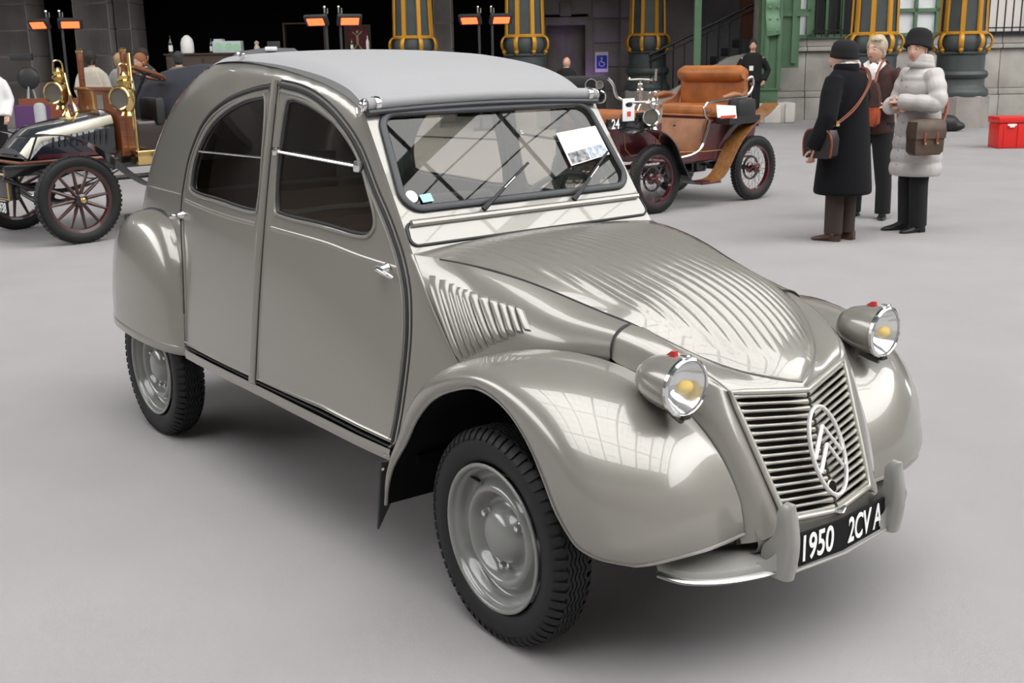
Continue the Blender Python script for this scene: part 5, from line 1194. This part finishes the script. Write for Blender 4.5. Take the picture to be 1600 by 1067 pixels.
# ---- simpler figures farther away
def figure(label, lat, dep, ang, Hh, top, hair, legs='black_trouser', coat_len=.85, shoe_m='black_shoe', arms=None, group=None, bow=0., detail=True, extra=None):
    P = person(label, lat, dep, ang)
    if group: P['group'] = group
    s = Hh/1.68
    A = arms or {'arml': [(0, .17*s, 1.34*s), (-.02, .25*s, 1.06*s), (.10, .22*s, .84*s)], 'armr': [(0, -.17*s, 1.34*s), (-.02, -.25*s, 1.06*s), (.10, -.22*s, .84*s)]}
    J = {'legl': [(0, .08, .85*s), (.01, .10, .46*s), (0, .11, .10), (0, .11, .05)], 'legr': [(0, -.08, .85*s), (.01, -.10, .46*s), (0, -.11, .10), (0, -.11, .05)], **A}
    b, Mh = body(P, Hh, J, .024, hpos=(.03+bow, 0, Hh-.125-bow*.4), tilt=bow*3)
    for k in ('arml', 'armr'):
        e = V(A[k][2])-V(A[k][1]); hand(b, A[k][2], e, (0, -1 if k == 'arml' else 1, 0), .95, .5)
    o = b.obj('body', 'skin_tone', P, 60); face(o, Mh)
    ct = MB().loft([ering(z, bow*.5*max(0, (z-1.)), 0, rx, ry, 20) for z, rx, ry in ((coat_len*s, .16, .21), (coat_len*s+.03, .165, .215), (1.05*s, .15, .205), (1.25*s, .15, .21), (1.36*s, .135, .205), (1.43*s, .08, .11))])
    for k in ('arml', 'armr'):
        a_, b_, c_ = (V(p) for p in A[k]); ct.tube([a_*.96+V((0, 0, .03)), (a_+b_)/2, b_, (b_+c_)/2, c_], [.078, .078, .070, .062, .056], 12)
    fuse(ct, .018, 5).obj('jacket', top, P, 80)
    if hair:
        hm = MB().ball((-.018, 0, .032), (.110, .096, .108), 14, Mh).ball((-.03, 0, -.03), (.088, .090, .088), 12, Mh)
        fuse(hm, .012, 3).obj('hair', hair, P, 80)
    for y in (.1, -.1): MB().tube([(0, y*.85, .90*s), (.01, y, .5*s), (0, y*1.1, .05)], [.105, .082, .072], 12).obj('trouser_leg', legs, P)
    shoe(P, .02, .11, .2, .25, 'shoe', shoe_m); shoe(P, .02, -.11, -.2, .25, 'shoe', shoe_m)
    return P
g = figure('security guard in black jacket and trousers with white badge beside the green stanchion', 5.28, 25.2, 262, 1.82, 'black_trouser', 'dark_hair', arms={'arml': [(0, .20, 1.44), (-.08, .34, 1.16), (.05, .25, .95)], 'armr': [(0, -.20, 1.44), (-.05, -.30, 1.16), (.12, -.20, .98)]})
MB().box((.165, -.03, 1.22), (.006, .085, .10)).obj('badge', 'badge', g)
figure('woman in cream hooded coat seen from behind at the bar', -7.10, 20.0, 90, 1.76, 'cream_coat', 'dark_hair', group=None)
figure('blonde woman in pale grey coat beside the cream coat', -6.72, 20.3, 60, 1.72, 'grey_coat', 'blond_hair')
figure('man in charcoal jacket with dark hair behind the steering wheel', -6.40, 20.6, 70, 1.80, 'charcoal_coat', 'dark_hair')
figure('ginger-haired man in dark green jacket looking down', -6.05, 19.6, 235, 1.74, 'charcoal_coat', 'ginger_hair', bow=.08)
figure('person in khaki coat with grey hair near the navy cover', -5.86, 20.9, 100, 1.74, 'khaki_coat', 'charcoal_coat')
figure('dark-clothed person behind the bar below the white bottle sign', -5.45, 24.5, 250, 1.66, 'black_trouser', 'dark_hair')
figure('bald man in dark clothes in front of the doorway', 1.28, 25.5, 60, 1.52, 'black_trouser', None)
figure('person in white shirt and dark trousers cut off at the picture edge', -7.38, 16.6, 280, 1.70, 'shirt_white', 'dark_hair')
# ================================================================ smaller things in the hall
mat('heat_glow', (.9, .12, .03), .5, emit=(1., .10, .03), es=5.); mat('heat_shell', (.03, .03, .032), .5); mat('red_plastic', (.62, .018, .014), .35); mat('violet_cloth', (.085, .03, .11), .85); mat('rust_cloth', (.20, .05, .025), .8)
mat('bottle_green', (.01, .03, .015), .15, coat=1.); mat('label_white', (.75, .74, .70), .6); mat('card_green', (.30, .52, .32), .7); mat('card_pale', (.45, .50, .52), .7); mat('poster_red', (.11, .012, .012), .6, var=.5, vscale=9); mat('poster_cream', (.5, .42, .3), .6); mat('sign_blue', (.02, .06, .45), .5); mat('bar_wood', (.05, .03, .02), .6); mat('bin_grey', (.35, .36, .37), .5)
def heater(lat, dep, z, label, rz=0.):
    h = thing('patio_heater', label, 'heater', H(lat, dep), HYAW+rz, 'red-glowing heaters on tall stands')
    MB().box((0, 0, .02), (.6, .6, .04), bev=.01).obj('base', 'heat_shell', h)
    for x in (-.14, .14):
        MB().tube([(x, 0, .03), (x, 0, z+.18)], .03, 10).obj('pole', 'heat_shell', h); MB().tube([(x-.02, 0, z+.16), (x-.02, 0, z+.28)], .02, 8).tube([(x+.04, 0, z+.16), (x+.04, 0, z+.26)], .015, 8).ball((x-.02, 0, z+.28), .03, 8).obj('pole_cap', 'silver', h)
    for s in (-1, 1):
        M = T(s*.34, -.05, z) @ RZ(s*.35) @ RX(-.95)
        sh = MB().box((0, 0, .05), (.50, .24, .09), M, .03).obj('heater_hood', 'heat_shell', h)
        MB().box((0, 0, -.004), (.36, .15, .02), M, .008).obj('heating_element', 'heat_glow', sh)
    return h
heater(-9.55, 25.0, 2.35, 'twin heater glowing red on a tall stand at the far left pier')
heater(-3.45, 23.5, 2.28, 'twin heater glowing red above the rear of the canvas roof')
heater(-.45, 25.2, 2.30, 'twin heater glowing red beside the gilded column behind the canvas roof')
# red crate
c = thing('storage_crate', 'red plastic storage crate with white catch on the grey floor', 'crate', H(8.12, 18.55), HYAW)
MB().box((0, 0, .20), (.62, .42, .40), bev=.03).obj('crate_body', 'red_plastic', c); MB().box((0, 0, .45), (.66, .46, .10), bev=.03).obj('lid', 'red_plastic', c)
for x in (-.22, 0, .22): MB().box((x, -.215, .2), (.03, .02, .34), bev=.005).obj('crate_rib', 'red_plastic', c)
for x in (-.12, .18): MB().box((x, -.235, .375), (.14, .02, .03), bev=.005).box((x, -.24, .35), (.08, .02, .03), bev=.005).obj('catch', 'label_white', c)
# dark bag by the column
b = MB().ball((0, 0, .16), (.26, .16, .17), 12).ball((.16, 0, .10), (.22, .13, .10), 12).ball((-.1, .02, .26), (.12, .1, .1), 10)
o = fuse(b, .03, 2).obj('holdall', 'black_leather', None, 60); o.matrix_world = HMat(8.50, 22.4); tag(o, 'black holdall slumped on the floor beside the column pedestal', 'bag')
# bar at the back
k = thing('back_bar', 'tall dark back bar cabinet with bottles along its top', 'cabinet', H(-5.45, 27.6), HYAW)
MB().box((0, 0, .85), (5.0, .5, 1.70)).obj('cabinet_body', 'bar_wood', k); MB().box((0, 0, 1.72), (5.1, .56, .04), bev=.008).obj('cabinet_top', 'bar_wood', k)
for i in range(6): MB().box((-2.05+.82*i, -.26, .85), (.76, .03, 1.55), bev=.01).obj('cabinet_door', 'bar_wood', k)
def bottle(lat, dep, z, label, sc=1., m='bottle_green'):
    b = thing('bottle', label, 'bottle', H(lat, dep, z), HYAW, 'bottles on the bar'); b.scale = (sc, sc, sc)
    MB().lathe([(.037, 0), (.038, .01), (.038, .19), (.03, .22), (.014, .25), (.013, .31), (.015, .315), (.015, .33)], None, 16).obj('glass_body', m, b); MB().lathe([(.0388, .04), (.0388, .15)], None, 16, caps=(False, False)).obj('bottle_label', 'label_white', b)
bottle(-7.85, 27.45, 1.742, 'dark wine bottle with white label, leftmost on the back bar', 1.25)
bottle(-6.9, 27.45, 1.742, 'dark bottle standing between the white sign and the carton', 1.0)
bottle(-3.62, 27.45, 1.742, 'dark bottle under the middle heater, left of the pale bottle', .9); bottle(-3.25, 27.45, 1.742, 'pale slim bottle at the right end of the back bar', 1.0, 'label_white')
o = MB().lathe([(.14, 0), (.15, .02), (.15, .24), (.12, .33), (.05, .40), (.02, .41)], None, 20).obj('bottle_sign', 'label_white'); o.matrix_world = HMat(-7.46, 27.45, 1.742); tag(o, 'large white bottle-shaped sign on the dark bar', 'sign')
cb = thing('printed_carton', 'pale carton printed with green discs on the bar', 'box', H(-6.52, 27.5, 1.742), HYAW)
MB().box((0, 0, .13), (.66, .3, .26), bev=.01).box((-.2, 0, .28), (.2, .28, .06), bev=.01).obj('carton', 'card_pale', cb)
for x in (-.18, .06, .24): MB().lathe([(.085, 0), (.085, .008)], T(x, -.152, .14 if x < .2 else .12) @ RX(PI/2), 20).obj('green_disc', 'card_green', cb)
o = MB().box((0, 0, .12), (.30, .06, .24), bev=.01).obj('notice_board', 'heat_shell'); o.matrix_world = HMat(-5.45, 27.5, 1.742); tag(o, 'small dark notice board standing on the bar', 'board')
o = MB().lathe([(.05, 0), (.07, .1), (.04, .16), (.06, .22), (.01, .26)], None, 14).obj('ochre_figurine', 'poster_cream'); o.matrix_world = HMat(-5.85, 27.5, 1.742); tag(o, 'ochre figurine beside the dark notice board', 'figurine')
pc = thing('framed_poster', 'red poster with pale figure in a wooden frame', 'poster', H(-3.75, 29.6), HYAW)
MB().box((.0, 0, 1.98), (.66, .04, .80)).obj('poster_frame', 'bar_wood', pc); MB().box((0, -.025, 1.98), (.50, .01, .72)).obj('poster_sheet', 'poster_red', pc)
MB().tube([(0, -.035, 2.12), (0, -.035, 1.90)], .03, 8).tube([(-.12, -.035, 2.2), (0, -.035, 2.1), (.12, -.035, 2.22)], .015, 6).tube([(-.1, -.035, 1.78), (0, -.035, 1.92), (.1, -.035, 1.78)], .018, 6).ball((0, -.035, 2.2), .04, 8).obj('poster_figure', 'poster_cream', pc)
MB().box((0, .0, .8), (.1, .1, 1.6)).obj('poster_stand', 'bar_wood', pc)
pc = thing('shelf_frame', 'dark shelf frame beside the middle heater', 'shelf', H(-5.0, 29.2), HYAW)
for x in (-.5, .5): MB().box((x, 0, 1.22), (.04, .25, 2.44)).obj('upright', 'bar_wood', pc)
for z in (1.2, 1.75, 2.42): MB().box((0, 0, z), (1.0, .25, .03)).obj('shelf_board', 'bar_wood', pc)
# covered car behind the roof
cv = thing('covered_car', 'low car under a dark grey cover just behind the canvas roof', 'car', H(-3.02, 14.7), HYAW)
secs = [(-.62, .9, .65), (-.52, 1.45, .70), (-.36, 1.68, .72), (0, 1.72, .72), (.36, 1.71, .72), (.50, 1.60, .70), (.62, .9, .65)]
MB().loft([[(x, -w, 0), (x, -w, z*.6), (x, -w*.75, z*.93), (x, 0, z), (x, w*.75, z*.93), (x, w, z*.6), (x, w, 0)] for x, z, w in secs]).obj('cover', 'grey_cloth', cv, 60)
MB().box((.12, -.25, 1.705), (.14, .10, .05), bev=.015).obj('white_card', 'paper', cv)
# violet chairs, rust panels, bollard, tripod on the left
def chair(lat, dep, label, m, rz):
    c = thing('upholstered_chair', label, 'chair', H(lat, dep), HYAW+rz, 'covered chairs at the left pier')
    MB().box((0, 0, .46), (.46, .46, .08), bev=.02).obj('seat', m, c); MB().box((0, .22, .72), (.46, .06, .60), bev=.02).obj('backrest', m, c)
    for x in (-.2, .2):
        for y in (-.2, .2): MB().tube([(x, y, 0), (x, y, .44)], .014, 8).obj('leg', 'silver', c)
chair(-7.02, 15.2, 'violet covered chair nearest the picture edge', 'violet_cloth', PI); chair(-6.62, 16.2, 'violet covered chair in front of the rust panel', 'violet_cloth', PI+.3); chair(-6.0, 16.6, 'violet covered chair beside the grey bollard', 'violet_cloth', PI-.2)
o = thing('low_screen', 'rust coloured low screen behind the violet chairs', 'screen', H(-6.9, 18.2), HYAW); MB().box((0, 0, .62), (1.5, .04, .85), bev=.01).obj('panel', 'rust_cloth', o)
for x in (-.7, .7): MB().tube([(x, 0, 0), (x, 0, 1.08)], .02, 8).obj('post', 'bar_wood', o)
o = MB().lathe([(.07, 0), (.075, .02), (.075, 1.02), (.05, 1.06), (.01, 1.07)], None, 18).obj('bollard', 'bin_grey'); o.matrix_world = HMat(-6.25, 15.5); tag(o, 'pale grey cylindrical bollard beside the brass lamps', 'bollard')
o = thing('tripod_lamp', 'dark lamp on a pale tripod against the stone pier', 'tripod', H(-10.9, 26.6), HYAW)
MB().ball((0, 0, 1.25), (.26, .1, .26), 16).box((-.1, 0, 1.72), (.5, .12, .16), bev=.03).obj('lamp_head', 'heat_shell', o)
for a in (.5, 2.6, 4.7): MB().tube([(0, 0, 1.3), (.28*math.cos(a), .28*math.sin(a), 0)], .02, 8).obj('tripod_leg', 'bin_grey', o)
# wheelchair-access sign on the wall
o = thing('wall_sign', 'small blue square sign on the wall right of the doorway', 'sign', H(2.50, 30.98), HYAW)
MB().box((0, 0, 1.36), (.34, .01, .52)).obj('backing', 'label_white', o); MB().box((0, -.008, 1.36), (.28, .008, .34)).obj('blue_panel', 'sign_blue', o)
MB().ball((.0, -.016, 1.46), (.025, .006, .025), 8).tube([(.0, -.016, 1.43), (.0, -.016, 1.35), (.06, -.016, 1.35), (.075, -.016, 1.28)], .014, 6).tube([(.0+.07*math.cos(a), -.016, 1.32+.07*math.sin(a)) for a in np.linspace(1.9, 6.0, 10)], .010, 6).obj('pictogram', 'label_white', o)
